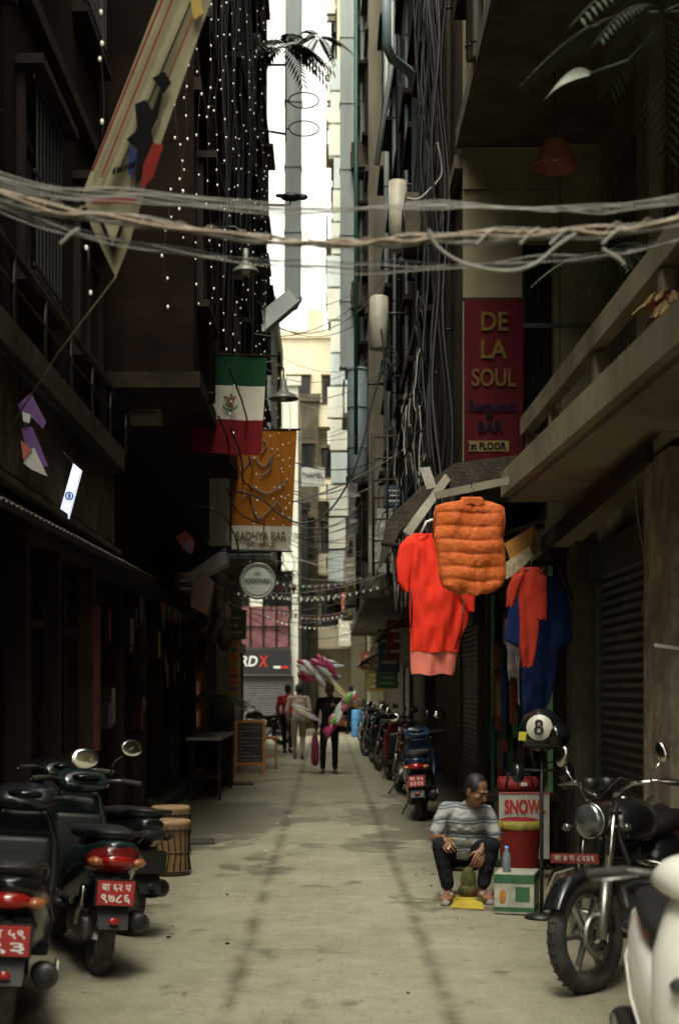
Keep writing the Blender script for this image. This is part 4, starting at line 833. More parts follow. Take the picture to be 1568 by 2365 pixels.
    for s in (-1,1):
        mb.tube([(.34,s*.14,1.03),(.3,s*.22,1.04),(.25,s*.35,1.03)],.013,steel_d,8); mb.tube([(.295,s*.23,1.04),(.25,s*.35,1.03)],.018,rubber,10); mb.tube([(.33,s*.2,1.03),(.32,s*.3,1.02),(.3,s*.35,1.02)],.005,alu,5)
        if s in mirrors:
            mb.tube([(.35,s*.17,1.06),(.36,s*.2,1.16),(.33,s*.27,1.22)],.006,blackpl,6)
            Rm=Matrix.Rotation(s*-.15,3,'Z'); mb.ell((.325,s*.29,1.25),(.018,.082,.056),blackpl,Rm); mb.ell((.311,s*.29,1.25),(.009,.075,.05),mirror,Rm)
    mb.build('body',e)
    if plate: placetext(plate[0],M,(-.947,0,.525),.16,.04,white_l,e); placetext(plate[1],M,(-.947,0,.465),.16,.05,white_l,e)
    return e
def TM(x,y,head_deg,roll=0.):
    return Matrix.Translation((x,y,0))@Matrix.Rotation(math.radians(head_deg),4,'Z')@Matrix.Rotation(math.radians(roll),4,'X')
navy=mat('paint_teal_black',(.010,.022,.022),.22,var=.25,coat=.4); redpaint=mat('paint_dark_red',(.15,.01,.01),.2,var=.15,coat=.5); bluep=mat('paint_blue',(.015,.04,.085),.2,var=.1,coat=.7); whitebody=mat('paint_white',(.68,.66,.6),.25,var=.1,coat=.5)
scooter('parked_scooter',TM(-1.60,7.15,100,4),gloss_blk,plate=('बा ५९','९३'),mirrors=(-1,))
scooter('parked_scooter',TM(-1.5,8.55,110,5),navy,plate=('बा ६२ प','९७८६'),steer=.15,tail=redpaint,mirrors=(-1,))
scooter('parked_scooter',TM(-1.72,9.75,128,5),gloss_blk,steer=-.1,plate=None,mirrors=())
scooter('parked_scooter',TM(1.2,17.9,84,-4),bluep,plate=('बा ३६','३३२४'))
scooter('parked_scooter',TM(1.27,4.75,-96,3),whitebody,trim=whitebody,steer=.1,ind=lensgl,mirrors=())
def motorbike(name,M,paint,steer=0.,front_plate=True,simple=False,guard=True):
    e=group(name); mb=MB(); mb.M=M
    wheel(mb,(-.66,0,.31),.31,.062,6); mb.arc((-.66,0,.31),.36,.17,30,170,blackpl)
    mb.loft([(-.12,0,.80,.07,.05),(-.05,0,.82,.13,.1),(.1,0,.86,.165,.13),(.25,0,.87,.16,.125),(.36,0,.85,.11,.09),(.40,0,.83,.05,.05)],paint,22,2.3)
    mb.cyl((.13,0,.975),(.13,0,1.0),.04,.04,chrome)
    mb.loft([(-.9,0,.87,.07,.02),(-.8,0,.86,.13,.05),(-.55,0,.83,.15,.06),(-.3,0,.79,.14,.06),(-.1,0,.79,.09,.05)],mat('seat_vinyl',(.011,.011,.011),.65,var=.2,spec=.3),20)
    mb.loft([(-.98,0,.80,.06,.04),(-.85,0,.76,.11,.08),(-.6,0,.70,.15,.12),(-.35,0,.64,.16,.15),(-.2,0,.62,.12,.12)],paint,20)
    mb.ell((-.97,0,.78),(.035,.08,.035),lensred); mb.box((-1.02,-.1,.5),(-1.005,.1,.63),redp); mb.prism([(-.93,-.09,.76),(-.93,.09,.76),(-1.,.08,.42),(-1.,-.08,.42)],(.015,0,0),blackpl)
    mb.tube([(-.6,-.17,.86),(-.88,-.16,.93),(-1.,0,.94),(-.88,.16,.93),(-.6,.17,.86)],.014,chrome,8)
    for s in (-1,1):
        mb.tube([(.4,s*.03,.85),(.3,s*.08,.55),(.2,s*.1,.25),(-.2,s*.11,.22),(-.35,s*.1,.45),(-.3,s*.1,.7)],.018,black,8); mb.tube([(-.35,s*.11,.4),(-.66,s*.11,.31)],.024,black,8)
        mb.tube([(-.62,s*.13,.36),(-.5,s*.13,.72)],.02,chrome,8)
        mb.ell((-.93,s*.17,.74),(.03,.035,.025),lensor); mb.tube([(-.92,s*.08,.75),(-.93,s*.15,.74)],.01,black,5)
        for k in range(9): mb.torus((-.6+.012*k+.01,s*.13,.43+.03*k),(.35,0,1),.03,.006,redp if paint!=gloss_blk else alu,12,4)
        mb.tube([(.05,s*.1,.27),(.05,s*.27,.27)],.012,rubber,6)
        if guard:
            mb.tube([(.30,s*.06,.66),(.32,s*.2,.64),(.33,s*.36,.6),(.33,s*.40,.52),(.32,s*.38,.42),(.28,s*.2,.36),(.25,s*.08,.34)],.022,chrome,10)
            mb.tube([(.32,s*.2,.52),(.34,s*.39,.5)],.016,chrome,8)
    mb.obox((.02,0,.35),(.40,.28,.28),steel_d,bev=.05); mb.cyl((.02,-.16,.35),(.02,.16,.35),.11,.11,steel_d); mb.cyl((-.1,-.15,.37),(-.1,.15,.37),.08,.08,alu)
    for k in range(9): mb.obox((.1+.012*k,0,.46+.026*k),(.18,.22,.012),steel_d)
    mb.obox((.16,0,.58),(.13,.15,.26),steel_d,Matrix.Rotation(.3,3,'Y'))
    mb.tube([(.22,-.05,.55),(.33,-.08,.45),(.3,-.12,.25),(.0,-.15,.2),(-.3,-.16,.22)],.02,chrome,10); mb.lathe((-.3,-.17,.22),(-.55,-.02,.13),[(0,0),(.03,0),(.055,.12),(.055,.92),(.03,1),(0,1)],chrome,16,rel=True)
    mb.tube([(-.1,.12,.3),(-.15,.3,.0)],.012,steel_d,6)
    Ms=M@Matrix.Translation((.42,0,0))@Matrix.Rotation(steer,4,'Z')@Matrix.Translation((-.42,0,0)); mb.M=Ms
    wheel(mb,(.70,0,.31),.31,.05,6,disc=.07); mb.arc((.70,0,.31),.345,.13,30,140,paint)
    mb.obox((.60,.085,.36),(.06,.04,.1),black,bev=.01)
    for s in (-1,1):
        mb.tube([(.70,s*.09,.29),(.61,s*.09,.58)],.03,alu,12); mb.tube([(.61,s*.09,.58),(.47,s*.09,1.0)],.02,chrome,12); mb.obox((.49,s*.05,.93),(.05,.14,.02),black)
        mb.tube([(.44,s*.05,1.02),(.42,s*.16,1.08),(.33,s*.26,1.09),(.26,s*.38,1.07)],.012,chrome if guard else black,8); mb.tube([(.305,s*.28,1.088),(.25,s*.40,1.065)],.019,rubber,10); mb.tube([(.36,s*.24,1.09),(.33,s*.38,1.08)],.006,alu,5)
        mb.tube([(.36,s*.24,1.09),(.38,s*.27,1.14),(.36,s*.31,1.19)],.006,chrome,6); Rm=Matrix.Rotation(s*-.1,3,'Z')@Matrix.Rotation(.35*s,3,'X'); mb.ell((.36,s*.32,1.24),(.018,.036,.06),chrome if guard else blackpl,Rm); mb.ell((.346,s*.32,1.24),(.008,.032,.054),mirror,Rm)
        mb.tube([(.52,s*.1,.86),(.54,s*.17,.86)],.008,black,6); mb.ell((.54,s*.19,.86),(.028,.028,.022),lensor if not guard else lensgl)
    mb.lathe((.60,0,.90),(-1,0,0),[(0,-.028),(.05,-.022),(.085,.0),(.095,.012),(.098,.03),(.08,.1),(.04,.14),(0,.15)],black,24); mb.lathe((.605,0,.90),(1,0,0),[(.09,-.01),(.085,.006),(.05,.024),(0,.03)],lensgl,24); mb.torus((.598,0,.90),(1,0,0),.09,.009,chrome,24,6)
    for s in (-1,1): mb.lathe((.5,s*.055,1.06),(-.35,0,1),[(0,0),(.045,0),(.048,.05),(.04,.055),(0,.056)],black,16)
    if front_plate: mb.box((.755,-.15,.69),(.763,.15,.74),mat('plate_red_dull',(.17,.018,.018),.6,var=.3)); mb.box((.745,-.01,.64),(.754,.01,.74),black)
    for s in (-1,1): mb.tube([(.36,s*.22,1.08),(.5,s*.14,1.12),(.56,s*.05,1.02),(.5,0,.85)],.004,wire_b,5)
    mb.build('body',e)
    if front_plate: placetext('बा ४ प ८२३१',Ms,(.765,0,.715),.25,.03,mat('lettering_grey',(.4,.37,.35),.6),e,back=False)
    return e
motorbike('parked_motorcycle',TM(1.79,8.05,-120,4),gloss_blk,steer=-.26)
for i,(px,Y,h,m,sc) in enumerate(((938,21.5,97,gloss_blk,0),(922,24.5,104,redpaint,1),(904,27,108,gloss_blk,0),(890,30.,112,navy,1),(876,33,115,gloss_blk,0),(866,37,112,bluep,1),(858,41,112,gloss_blk,0))):
    if sc: scooter('parked_scooter',TM((px-VX)*Y/F,Y,h,4),m,mirrors=(-1,1))
    else: motorbike('parked_motorcycle',TM((px-VX)*Y/F,Y,h,(-1)**i*4),m,guard=False,front_plate=False)
motorbike('parked_motorcycle',TM(P(600,0,40).x,40,200,4),gloss_blk,guard=False)
e=group('eight_ball_helmet'); c=P(1250,1686,9.9); mb=MB(); r=.15
mb.ell(c,(r,r*1.05,r),gloss_blk,nu=28,nv=18); mb.ell(c+V((.09,-.06,-.03)),(.1,.12,.09),glass_d); mb.torus(c+V((0,0,-.1)),(0,0,1),.11,.02,rubber,24,6)
d=V((-.26,-.95,.16)).normalized(); u=d.cross(V((0,0,1))).normalized(); w=u.cross(d)
def cap(mb,c,d,a,R,m,n=28,rings=5):
    u=d.cross(V((0,0,1))).normalized(); w=u.cross(d); vs=[c+d*R];fs=[]
    for i in range(1,rings+1):
        t=a*i/rings
        for j in range(n): q=2*math.pi*j/n; vs.append(c+(d*math.cos(t)+(u*math.cos(q)+w*math.sin(q))*math.sin(t))*R)
    for j in range(n): fs.append((0,1+j,1+(j+1)%n))
    for i in range(rings-1):
        for j in range(n): fs.append((1+i*n+j,1+(i+1)*n+j,1+(i+1)*n+(j+1)%n,1+i*n+(j+1)%n))
    mb.add(vs,fs,m,True)
cap(mb,c,d,.6,r*1.055,mat('helmet_white',(.5,.48,.4),.4,var=.05)); mb.prism([c+V((-.17,-.06,-.07)),c+V((-.13,-.12,-.07)),c+V((-.12,-.12,-.01)),c+V((-.165,-.06,-.01))],(.004,.004,0),mat('yellow_tape',(.5,.42,.05),.6))
mb.tube([c+V((-.1,0,-.1)),c+V((-.05,0,-.24)),c+V((.08,0,-.22)),c+V((.1,0,-.1))],.007,black,5); mb.build('shell',e)
mb=MB(); o=c+d*(r*1.06+.004); mb.torus(o+w*.025,d,.020,.009,black,20,6); mb.torus(o-w*.022-d*.001,d,.024,.010,black,20,6); mb.build('digit_eight',e)
mb=MB(); mb.tube([(c.x,c.y,.0),(c.x,c.y,c.z-.05)],.014,black,8); mb.lathe((c.x,c.y,0),(0,0,1),[(0,0),(.12,0),(.12,.02),(.03,.04),(0,.04)],black,20); mb.tube([(c.x-.16,c.y,c.z-.28),(c.x+.16,c.y,c.z-.28)],.012,black,6)
for s in (-1,1): mb.ell((c.x+s*.17,c.y-.03,c.z-.3),(.05,.05,.07),gloss_blk)
mb.build('helmet_stand')
# ------------------------------------------------------------------ seated man's surroundings
mb=MB(); sx,sy=1.03,11.02
mb.lathe((sx,sy,0),(0,0,1),[(0,.20),(.14,.20),(.15,.215),(.14,.23),(0,.235)],wood_d,18)
for a in range(4): q=a*1.57+.78; mb.tube([(sx+.1*math.cos(q),sy+.1*math.sin(q),.21),(sx+.14*math.cos(q),sy+.14*math.sin(q),0)],.014,wood_d,6)
mb.build('low_stool')
mb=MB(); mb.prism([Gd(1040,2098)+V((0,0,.003)),Gd(1118,2102)+V((0,0,.003)),Gd(1105,2066)+V((0,0,.003)),Gd(1052,2063)+V((0,0,.003))],(0,0,.006),mat('yellow_mat',(.45,.33,.03),.8,var=.3)); mb.build('yellow_mat')
e=group('beverage_carton'); mb=MB(); gw=mat('carton_white',(.38,.37,.3),.8,var=.4); gg=mat('carton_green',(.03,.11,.045),.8,var=.35)
R=Matrix.Rotation(-.25,3,'Z'); cc=V((1.36,10.2,.15)); mb.obox(cc,(.28,.34,.28),gw,R); mb.obox(cc+V((0,0,.105)),(.286,.346,.06),gg,R); mb.obox(cc+V((0,0,-.11)),(.285,.345,.03),gg,R)
mb.ell(cc+R@V((-.08,-.174,-.02)),(.025,.004,.05),mat('carton_orange',(.4,.16,.03),.7)); mb.obox(cc+R@V((.06,-.172,.0)),(.1,.005,.1),gg,R); mb.build('box',e)
mb=MB(); bc=cc+V((-.08,-.05,.141)); mb.lathe(bc,(0,0,1),[(0,0),(.028,0),(.03,.01),(.03,.12),(.012,.155),(.012,.17),(0,.17)],mat('bottle_plastic',(.3,.38,.4),.1,var=0,trans=.6),16); mb.cyl(bc+V((0,0,.17)),bc+V((0,0,.185)),.014,.014,mk,12); mb.build('water_bottle')
mb=MB(); bc=V((1.62,12.0,0)); mb.lathe(bc,(0,0,1),[(0,0),(.13,0),(.15,.05),(.18,.38),(.19,.4),(.19,.42),(.17,.42),(.165,.38),(0,.36)],mat('bucket_red',(.3,.016,.016),.5,var=.25),24); mb.lathe(bc+V((0,0,.421)),(0,0,1),[(.2,0),(.21,.02),(.2,.06),(.16,.07)],mat('yellow_rim',(.33,.27,.04),.6,var=.6,scale=20),24)
for i in range(8): a=i*.8; mb.ell(bc+V((.1*math.cos(a),.1*math.sin(a),.47)),(.07,.06,.04),mat('red_pouch',(.3,.02,.03),.35))
mb.build('red_bucket')
e=group('notice_board'); Y=12.5; mb=MB(); a=P(1152,1905,Y);b=P(1268,1830,Y); mb.box((a.x,Y,a.z-.3),(b.x,Y+.03,b.z),mat('board_white',(.5,.49,.43),.5,var=.15)); mb.box((a.x+.02,Y+.031,0),(a.x+.05,Y+.06,b.z),wood_d); mb.box((b.x-.05,Y+.031,0),(b.x-.02,Y+.06,b.z),wood_d); mb.box((a.x,Y-.008,b.z-.01),(b.x,Y-.001,b.z),redl); mb.build('board',e)
q=P(1212,1863,Y); text('SNOWL',(q.x,Y-.004,q.z),.1,redl,e,width=96*Y/F,height=34*Y/F,bold=.004)
e=group('duffel_bag'); q=P(1195,1812,12.75); mb=MB(); mb.loft([(q.x-.18,q.y,q.z,.06,.05),(q.x-.16,q.y,q.z,.11,.075),(q.x,q.y,q.z,.12,.08),(q.x+.16,q.y,q.z,.11,.075),(q.x+.18,q.y,q.z,.06,.05)],mat('bag_red',(.28,.016,.018),.65,var=.25),16,2.6)
mb.tube([q+V((-.12,-.11,-.02)),q+V((-.1,-.1,.1)),q+V((.1,-.1,.1)),q+V((.12,-.11,-.02))],.012,black,6); mb.obox(q+V((.04,-.122,.01)),(.06,.006,.03),whitep); mb.box((q.x-.3,q.y-.16,q.z-.14),(q.x+.35,q.y+.2,q.z-.085),wood_d)
for xx in (-.27,.3): mb.box((q.x+xx,q.y-.1,0),(q.x+xx+.04,q.y-.06,q.z-.141),wood_d); mb.box((q.x+xx,q.y+.1,0),(q.x+xx+.04,q.y+.14,q.z-.141),wood_d)
mb.build('bag_on_bench',e)
mb=MB(); c=V((1.08,10.88,0)); mb.ell(c+V((0,0,.13)),(.06,.05,.11),mat('patterned_bag',(.06,.07,.015),.85,var=.8,scale=22,dirt=(.13,.05,.02))); mb.ell(c+V((0,0,.06)),(.08,.06,.055),MATS['patterned_bag']); mb.build('cloth_bag')
mb=MB(); 
for (x,y,z,sx_,sy_,sz,m) in ((1.85,13.1,.16,.3,.3,.32,rust),(1.9,13.6,.25,.35,.3,.5,blue_c),(1.6,12.9,.14,.25,.3,.28,gg),(1.95,13.2,.42,.25,.25,.2,mat('crate_yellow',(.35,.25,.05),.6)),(1.9,14.3,.3,.4,.5,.6,conc_d)): mb.obox((x,y,z),(sx_,sy_,sz),m,bev=.015)
mb.build('stacked_boxes')
# ------------------------------------------------------------------ left street furniture
wick=mat('wicker',(.2,.115,.045),.85,var=.4,scale=30,bump=.5); wtop=mat('drum_skin',(.3,.19,.09),.7,var=.25)
for (x,y) in ((-1.36,12.25),(-1.5,13.7)):
    mb=MB(); h=.46; mb.lathe((x,y,0),(0,0,1),[(0,0),(.17,0),(.185,.05),(.165,.2),(.18,.38),(.185,h-.02),(.18,h),(0,h+.005)],wick,26)
    mb.lathe((x,y,h+.006),(0,0,1),[(0,.004),(.175,.004),(.19,-.01),(.185,-.03)],wtop,26)
    for k in range(20): a=2*math.pi*k/20; b=a+.16; mb.tube([(x+.19*math.cos(a),y+.19*math.sin(a),.03),(x+.168*math.cos(b),y+.168*math.sin(b),.2),(x+.19*math.cos(a),y+.19*math.sin(a),.42)],.006,wood_d,4)
    for z in (.04,.2,.4): mb.torus((x,y,z),(0,0,1),.188 if z!=.2 else .168,.009,rust,26,5)
    mb.build('drum_stool')
for (px,py,w,l) in ((450,1945,.32,.5),(540,1811,.5,.7)):
    g=Gd(px,py); mb=MB(); mb.obox(g+V((0,0,.01)),(w*1.3,l,.014),mat('door_mat',(.04,.036,.03),.95,var=.3,scale=30,bump=.4),Matrix.Rotation(.1,3,'Z')); mb.build('door_mat')
mb=MB(); bx(mb,-2.4,-1,.01,.5,14.2,18.2,0.001,.1,conc_d); bx(mb,-2.4,-1,.01,.32,18.4,27,.001,.13,conc_d); mb.build('doorstep')
e=group('chalkboard_sign'); mb=MB(); Y=27.; a=P(542,1782,Y);b=P(612,1662,Y); wo=mat('frame_wood',(.38,.16,.04),.6,var=.3,scale=8,streak=True); cbm=mat('chalkboard',(.025,.028,.028),.8,var=.4,scale=6)
x0,x1,z1=a.x,b.x,b.z; t=.05
mb.M=Matrix.Translation((0,Y,0))@Matrix.Rotation(math.radians(-9),4,'X')
mb.box((x0+t,0.01,.2),(x1-t,.03,z1-t),cbm)
for q in ((x0,0,x0+t,z1),(x1-t,0,x1,z1),(x0+t,z1-t,x1-t,z1),(x0+t,.14,x1-t,.2)): mb.box((q[0],0,q[1]),(q[2],.04,q[3]),wo)
rnd=random.Random(5); ch=mat('chalk',(.5,.5,.48),.9,var=.1)
for k in range(10):
    z=z1-.14-k*.07; xx=x0+.09
    while xx<x1-.12:
        l=rnd.uniform(.02,.06); mb.tube([(xx,.006,z),(xx+l*.3,.006,z+.014),(xx+l*.6,.006,z-.008),(xx+l,.006,z+.006)],.0035,ch,4); xx+=l+.025
        if rnd.random()<.15: break
mb.M=Matrix.Translation((0,Y+.42,0))@Matrix.Rotation(math.radians(12),4,'X')
for q in ((x0,0,x0+t,z1-.03),(x1-t,0,x1,z1-.03),(x0+t,.2,x1-t,.26)): mb.box((q[0],0,q[1]),(q[2],.03,q[3]),wo)
mb.build('a_frame',e)
mb=MB(); mb.box((-2.0,20.2,.86),(-1.5,23.0,.9),mat('table_top',(.17,.16,.14),.5,var=.2)); 
for y in (20.3,22.8):
    for x in (-1.95,-1.56): mb.box((x,y,0),(x+.05,y+.05,.859),wood_d)
mb.box((-1.9,20.36,.3),(-1.58,22.8,.34),wood_d); mb.build('wooden_table')
mb=MB(); q=P(622,1775,28.2); mb.obox((q.x,28.3,.62),(.32,.4,.05),wo,bev=.01)
for x in (-.13,.13):
    for y in (-.16,.16): mb.box((q.x+x-.015,28.3+y-.015,0),(q.x+x+.015,28.3+y+.015,.6),wo)
mb.obox((q.x,28.14,.25),(.28,.02,.04),wo); mb.build('bar_stool')
mb=MB(); q=Gd(826,1702); mb.lathe((q.x,q.y,0),(0,0,1),[(0,0),(.18,0),(.2,.05),(.2,.85),(.17,.9),(0,.9)],mat('barrel_blue',(.05,.2,.4),.5),20); mb.torus((q.x,q.y,.3),(0,0,1),.2,.015,MATS['barrel_blue']); mb.torus((q.x,q.y,.6),(0,0,1),.2,.015,MATS['barrel_blue']); mb.build('blue_barrel')
mb=MB(); rnd=random.Random(8)
for k in range(12): c=V((rnd.uniform(.3,1.1),rnd.uniform(52,55),.2+rnd.random()*.7)); mb.obox(c,(.3,.3,.3),mat('crate%d'%(k%5),[(.4,.08,.03),(.4,.3,.1),(.3,.3,.3),(.1,.2,.1),(.5,.4,.3)][k%5],.7),bev=.04)
mb.obox((.7,53.5,.1),(1.4,2.5,.2),wood_d); mb.build('market_stall_goods')
awning('market_awning',[(1.9,40,2.9),(1.9,46,2.9),(.95,46,2.3),(.95,40,2.35)],mat('awning_cream',(.5,.42,.3),.8))
# ------------------------------------------------------------------ people
def cap_mesh(p,q,r1,r2,n=12,k=4):
    p=V(p);q=V(q); d=q-p
    if d.length<1e-5: d=V((0,0,1e-4)); q=p+d
    D=d.normalized(); u,w=frame(D); vs=[];fs=[]; rings=[]
    for i in range(k+1): a=math.pi/2*(1-i/k); rings.append((p-D*r1*math.sin(a),max(1e-4,r1*math.cos(a))))
    for i in range(k+1): a=math.pi/2*i/k; rings.append((q+D*r2*math.sin(a),max(1e-4,r2*math.cos(a))))
    for c,r in rings:
        for j in range(n): t=2*math.pi*j/n; vs.append(c+(u*math.cos(t)+w*math.sin(t))*r)
    for i in range(len(rings)-1):
        for j in range(n): fs.append((i*n+j,i*n+(j+1)%n,(i+1)*n+(j+1)%n,(i+1)*n+j))
    fs.append(tuple(range(n))[::-1]); fs.append(tuple(range((len(rings)-1)*n,len(rings)*n)))
    return vs,fs
def remesh(prims,vox,sm=3):
    t=MB()
    for pr in prims:
        if pr[0]=='c': vs,fs=cap_mesh(*pr[1:5]); t.add(vs,fs,black)
        else: t.ell(pr[1],pr[2],black,pr[3],nu=20,nv=14)
    me=bpy.data.meshes.new('tmp'); me.from_pydata([tuple(v) for v in t.v],[],t.f); me.update()
    o=bpy.data.objects.new('tmp',me); bpy.context.collection.objects.link(o)
    m=o.modifiers.new('r','REMESH'); m.mode='VOXEL'; m.voxel_size=vox; m.adaptivity=0
    s=o.modifiers.new('s','SMOOTH'); s.iterations=sm; s.factor=.5
    dg=bpy.context.evaluated_depsgraph_get(); m2=bpy.data.meshes.new_from_object(o.evaluated_get(dg)); bpy.data.objects.remove(o)
    vs=[v.co.copy() for v in m2.vertices]; fs=[list(p.vertices) for p in m2.polygons]
    C=np.array([p.center[:] for p in m2.polygons]); best=np.full(len(C),1e9); idx=np.zeros(len(C),int)
    for i,pr in enumerate(prims):
        if pr[0]=='c':
            a=np.array(pr[1]);b=np.array(pr[2]); d=b-a; L=max(1e-9,d@d); tt=np.clip((C-a)@d/L,0,1); dist=np.linalg.norm(C-(a+tt[:,None]*d),axis=1)-(pr[3]+(pr[4]-pr[3])*tt)
        else:
            R=np.array(pr[3] or Matrix.Identity(3)); q=(C-np.array(pr[1]))@R; r=np.array(pr[2]); k=np.linalg.norm(q/r,axis=1); dist=(k-1)*min(r)*1.0
        w=dist<best; best[w]=dist[w]; idx[w]=i
    return vs,fs,[prims[i][-1] for i in idx]
def addr(mb,res):
    vs,fs,ms=res; o=len(mb.v); mb.v+=[mb.M@v for v in vs]
    for f,m in zip(fs,ms): mb.f.append([i+o for i in f]); mb.m.append(mb.mi(m)); mb.sm.append(True)
def hand(wr,d,nrm,curl,skin,s=1.,flip=1):
    d=V(d).normalized(); nrm=V(nrm); nrm=(nrm-d*nrm.dot(d)).normalized(); sd=d.cross(nrm).normalized()*flip; wr=V(wr); pr=[]
    for k in (-.5,-.17,.17,.5): pr.append(('c',wr+d*.015*s+sd*k*.035*s,wr+d*.085*s+sd*k*.068*s,.015*s,.0125*s,skin))
    pr.append(('c',wr-d*.03,wr+d*.03*s,.024*s,.026*s,skin))
    for k,(o,l) in enumerate(((.5,.068),(.17,.078),(-.17,.072),(-.5,.056))):
        b=wr+d*.088*s+sd*o*.072*s; c=curl+.08*k; d1=(d*math.cos(c*.6)+nrm*math.sin(c*.6)); d2=(d*math.cos(c*1.5)+nrm*math.sin(c*1.5)); d3=(d*math.cos(c*2.2)+nrm*math.sin(c*2.2))
        p1=b+d1*l*.45*s; p2=p1+d2*l*.33*s; p3=p2+d3*l*.25*s
        pr+=[('c',b,p1,.0095*s,.0088*s,skin),('c',p1,p2,.0088*s,.008*s,skin),('c',p2,p3,.008*s,.0068*s,skin)]
    t0=wr+d*.03*s+sd*.028*s; t1=t0+(d*.6+sd*.7+nrm*.25).normalized()*.04*s; t2=t1+(d*.85+sd*.3+nrm*.5).normalized()*.03*s
    pr+=[('c',t0,t1,.0125*s,.0105*s,skin),('c',t1,t2,.0105*s,.008*s,skin)]
    return pr
def human(name,M,J,C,headrot=(0,0),cap=None,short=False,sandal=False,mustache=False,belly=0.,vox=.009,hands=None,w=1.):
    J={k:V(v) for k,v in J.items()}; sk,hair,shirt,pants,shoe=C['skin'],C['hair'],C['shirt'],C['pants'],C['shoe']
    pel,che,nec,hd=J['pel'],J['che'],J['nec'],J['hd']; side=(J['shR']-J['shL']).normalized(); up=(che-pel).normalized(); fw=up.cross(side).normalized(); side=fw.cross(up).normalized(); R=Matrix((side,fw,up)).transposed()
    pr=[('e',pel,(.165*w,.12,.12),R,pants),('e',pel.lerp(che,.3)+fw*belly*.4,(.158*w,.118+belly*.5,.12),R,shirt),('e',pel.lerp(che,.6)+fw*belly*.3,(.155*w,.115+belly*.4,.14),R,shirt),('e',che,(.17*w,.118,.16),R,shirt),
        ('c',J['shR']-side*.02,J['shL']+side*.02,.06,.06,shirt),('c',che+up*.08,nec-up*.015,.1,.062,shirt),('c',nec-up*.02,hd+V((0,0,-.03)),.054,.05,sk)]
    Rh=Matrix.Rotation(headrot[0],3,'Z')@Matrix.Rotation(headrot[1],3,'X')
    H=lambda x,y,z: hd+Rh@V((x,y,z))
    pr+=[('e',H(0,-.012,.035),(.074,.092,.086),Rh,sk),('e',H(0,.02,-.03),(.062,.07,.082),Rh,sk),('e',H(0,.045,-.075),(.042,.042,.034),Rh,sk),('c',H(0,.088,.012),H(0,.108,-.026),.009,.014,sk),
         ('c',H(-.03,.083,.03),H(.03,.083,.03),.011,.011,sk),('e',H(.077,-.005,-.008),(.011,.02,.032),Rh,sk),('e',H(-.077,-.005,-.008),(.011,.02,.032),Rh,sk),('c',H(-.02,.083,-.057),H(.02,.083,-.057),.009,.009,C.get('lip',sk)),('e',H(.04,.06,-.02),(.02,.022,.022),Rh,sk),('e',H(-.04,.06,-.02),(.02,.022,.022),Rh,sk)]
    if cap: pr+=[('e',H(0,-.018,.055),(.084,.099,.082),Rh,cap),('e',H(0,.085,.05),(.06,.065,.01),Matrix.Rotation(headrot[0],3,'Z')@Matrix.Rotation(headrot[1]-.2,3,'X'),cap)]
    else: pr+=[('e',H(0,-.028,.058),(.078,.088,.076),Rh,hair),('e',H(.045,-.015,.045),(.035,.07,.058),Rh,hair),('e',H(-.045,-.015,.045),(.035,.07,.058),Rh,hair)]
    pr.append(('e',H(0,-.045,.0),(.072,.066,.072),Rh,hair))
    if mustache: pr.append(('c',H(-.024,.093,-.04),H(.024,.093,-.04),.007,.007,hair))
    pr.append(('c',nec-side*.045-up*.012,nec+side*.045-up*.012,.034,.034,shirt))
    for s in ('R','L'):
        sh,el,wr=J['sh'+s],J['el'+s],J['wr'+s]
        if short:
            pr+=[('c',sh,sh.lerp(el,.74),.056,.056,shirt),('c',sh,el,.042,.037,sk),('c',el,wr,.038,.025,sk)]
        else: pr+=[('c',sh,el,.06,.05,shirt),('c',el,wr,.05,.036,shirt),('c',el.lerp(wr,.9),wr,.026,.024,sk)]
        sg=1 if s=='R' else -1; hp=pel+side*sg*.09-up*.04; kn,an=J['kn'+s],J['an'+s]
        pr+=[('c',hp,kn,.092,.064,pants),('c',kn,an.lerp(kn,.12),.062,.052,pants)]
        dr=V(J.get('ft'+s,(0,1,0))).normalized(); z=V((0,0,1))
        if sandal: pr+=[('c',an.lerp(kn,.2),an,.032,.03,sk),('c',an-dr*.03-z*.04,an+dr*.12-z*.052,.033,.032,sk)]+[('c',an+dr*.11-z*.052+dr.cross(z)*k*.017,an+dr*(.17-.012*abs(k-.5))-z*.055+dr.cross(z)*k*.02,.014,.012,sk) for k in (-2,-1,0,1,2)]+[('c',an-dr*.05-z*.092,an+dr*.16-z*.092,.030,.034,shoe),('c',an+dr*.07-z*.036-dr.cross(z)*.035,an+dr*.07-z*.036+dr.cross(z)*.035,.02,.02,shoe)]
        else: pr+=[('c',an.lerp(kn,.12),an-z*.02,.038,.036,shoe),('c',an-dr*.035-z*.045,an+dr*.12-z*.05,.04,.04,shoe),('c',an+dr*.1-z*.05,an+dr*.165-z*.055,.038,.03,shoe)]
    res=remesh(pr,vox)
    vs,fs,ms=res; clothv=set()
    for f,m_ in zip(fs,ms):
        if m_ in (shirt,pants): clothv.update(f)
    for i in clothv:
        v=vs[i]; n=noise.noise(V((v.x*14,v.y*14,v.z*22)))*.009+noise.noise(V((v.x*30,v.y*30,v.z*45)))*.005
        dvec=V((v.x-pel.x,v.y-pel.y,0)); 
        if dvec.length>.01: vs[i]=v+dvec.normalized()*n
    for v in res[0]:
        if v.z<.004: v.z=.004
    mb=MB(); mb.M=M; addr(mb,res)
    hands=hands or {}
    for s in ('R','L'):
        d,nr,cu=hands.get(s,((J['wr'+s]-J['el'+s]),(0,1,0),.5)); addr(mb,remesh(hand(J['wr'+s],d,nr,cu,sk,1.,1 if s=='R' else -1),.0042,1))
    ew=mat('eye_white',(.5,.46,.4),.3,var=0); ei=mat('eye_iris',(.02,.012,.008),.2,var=0)
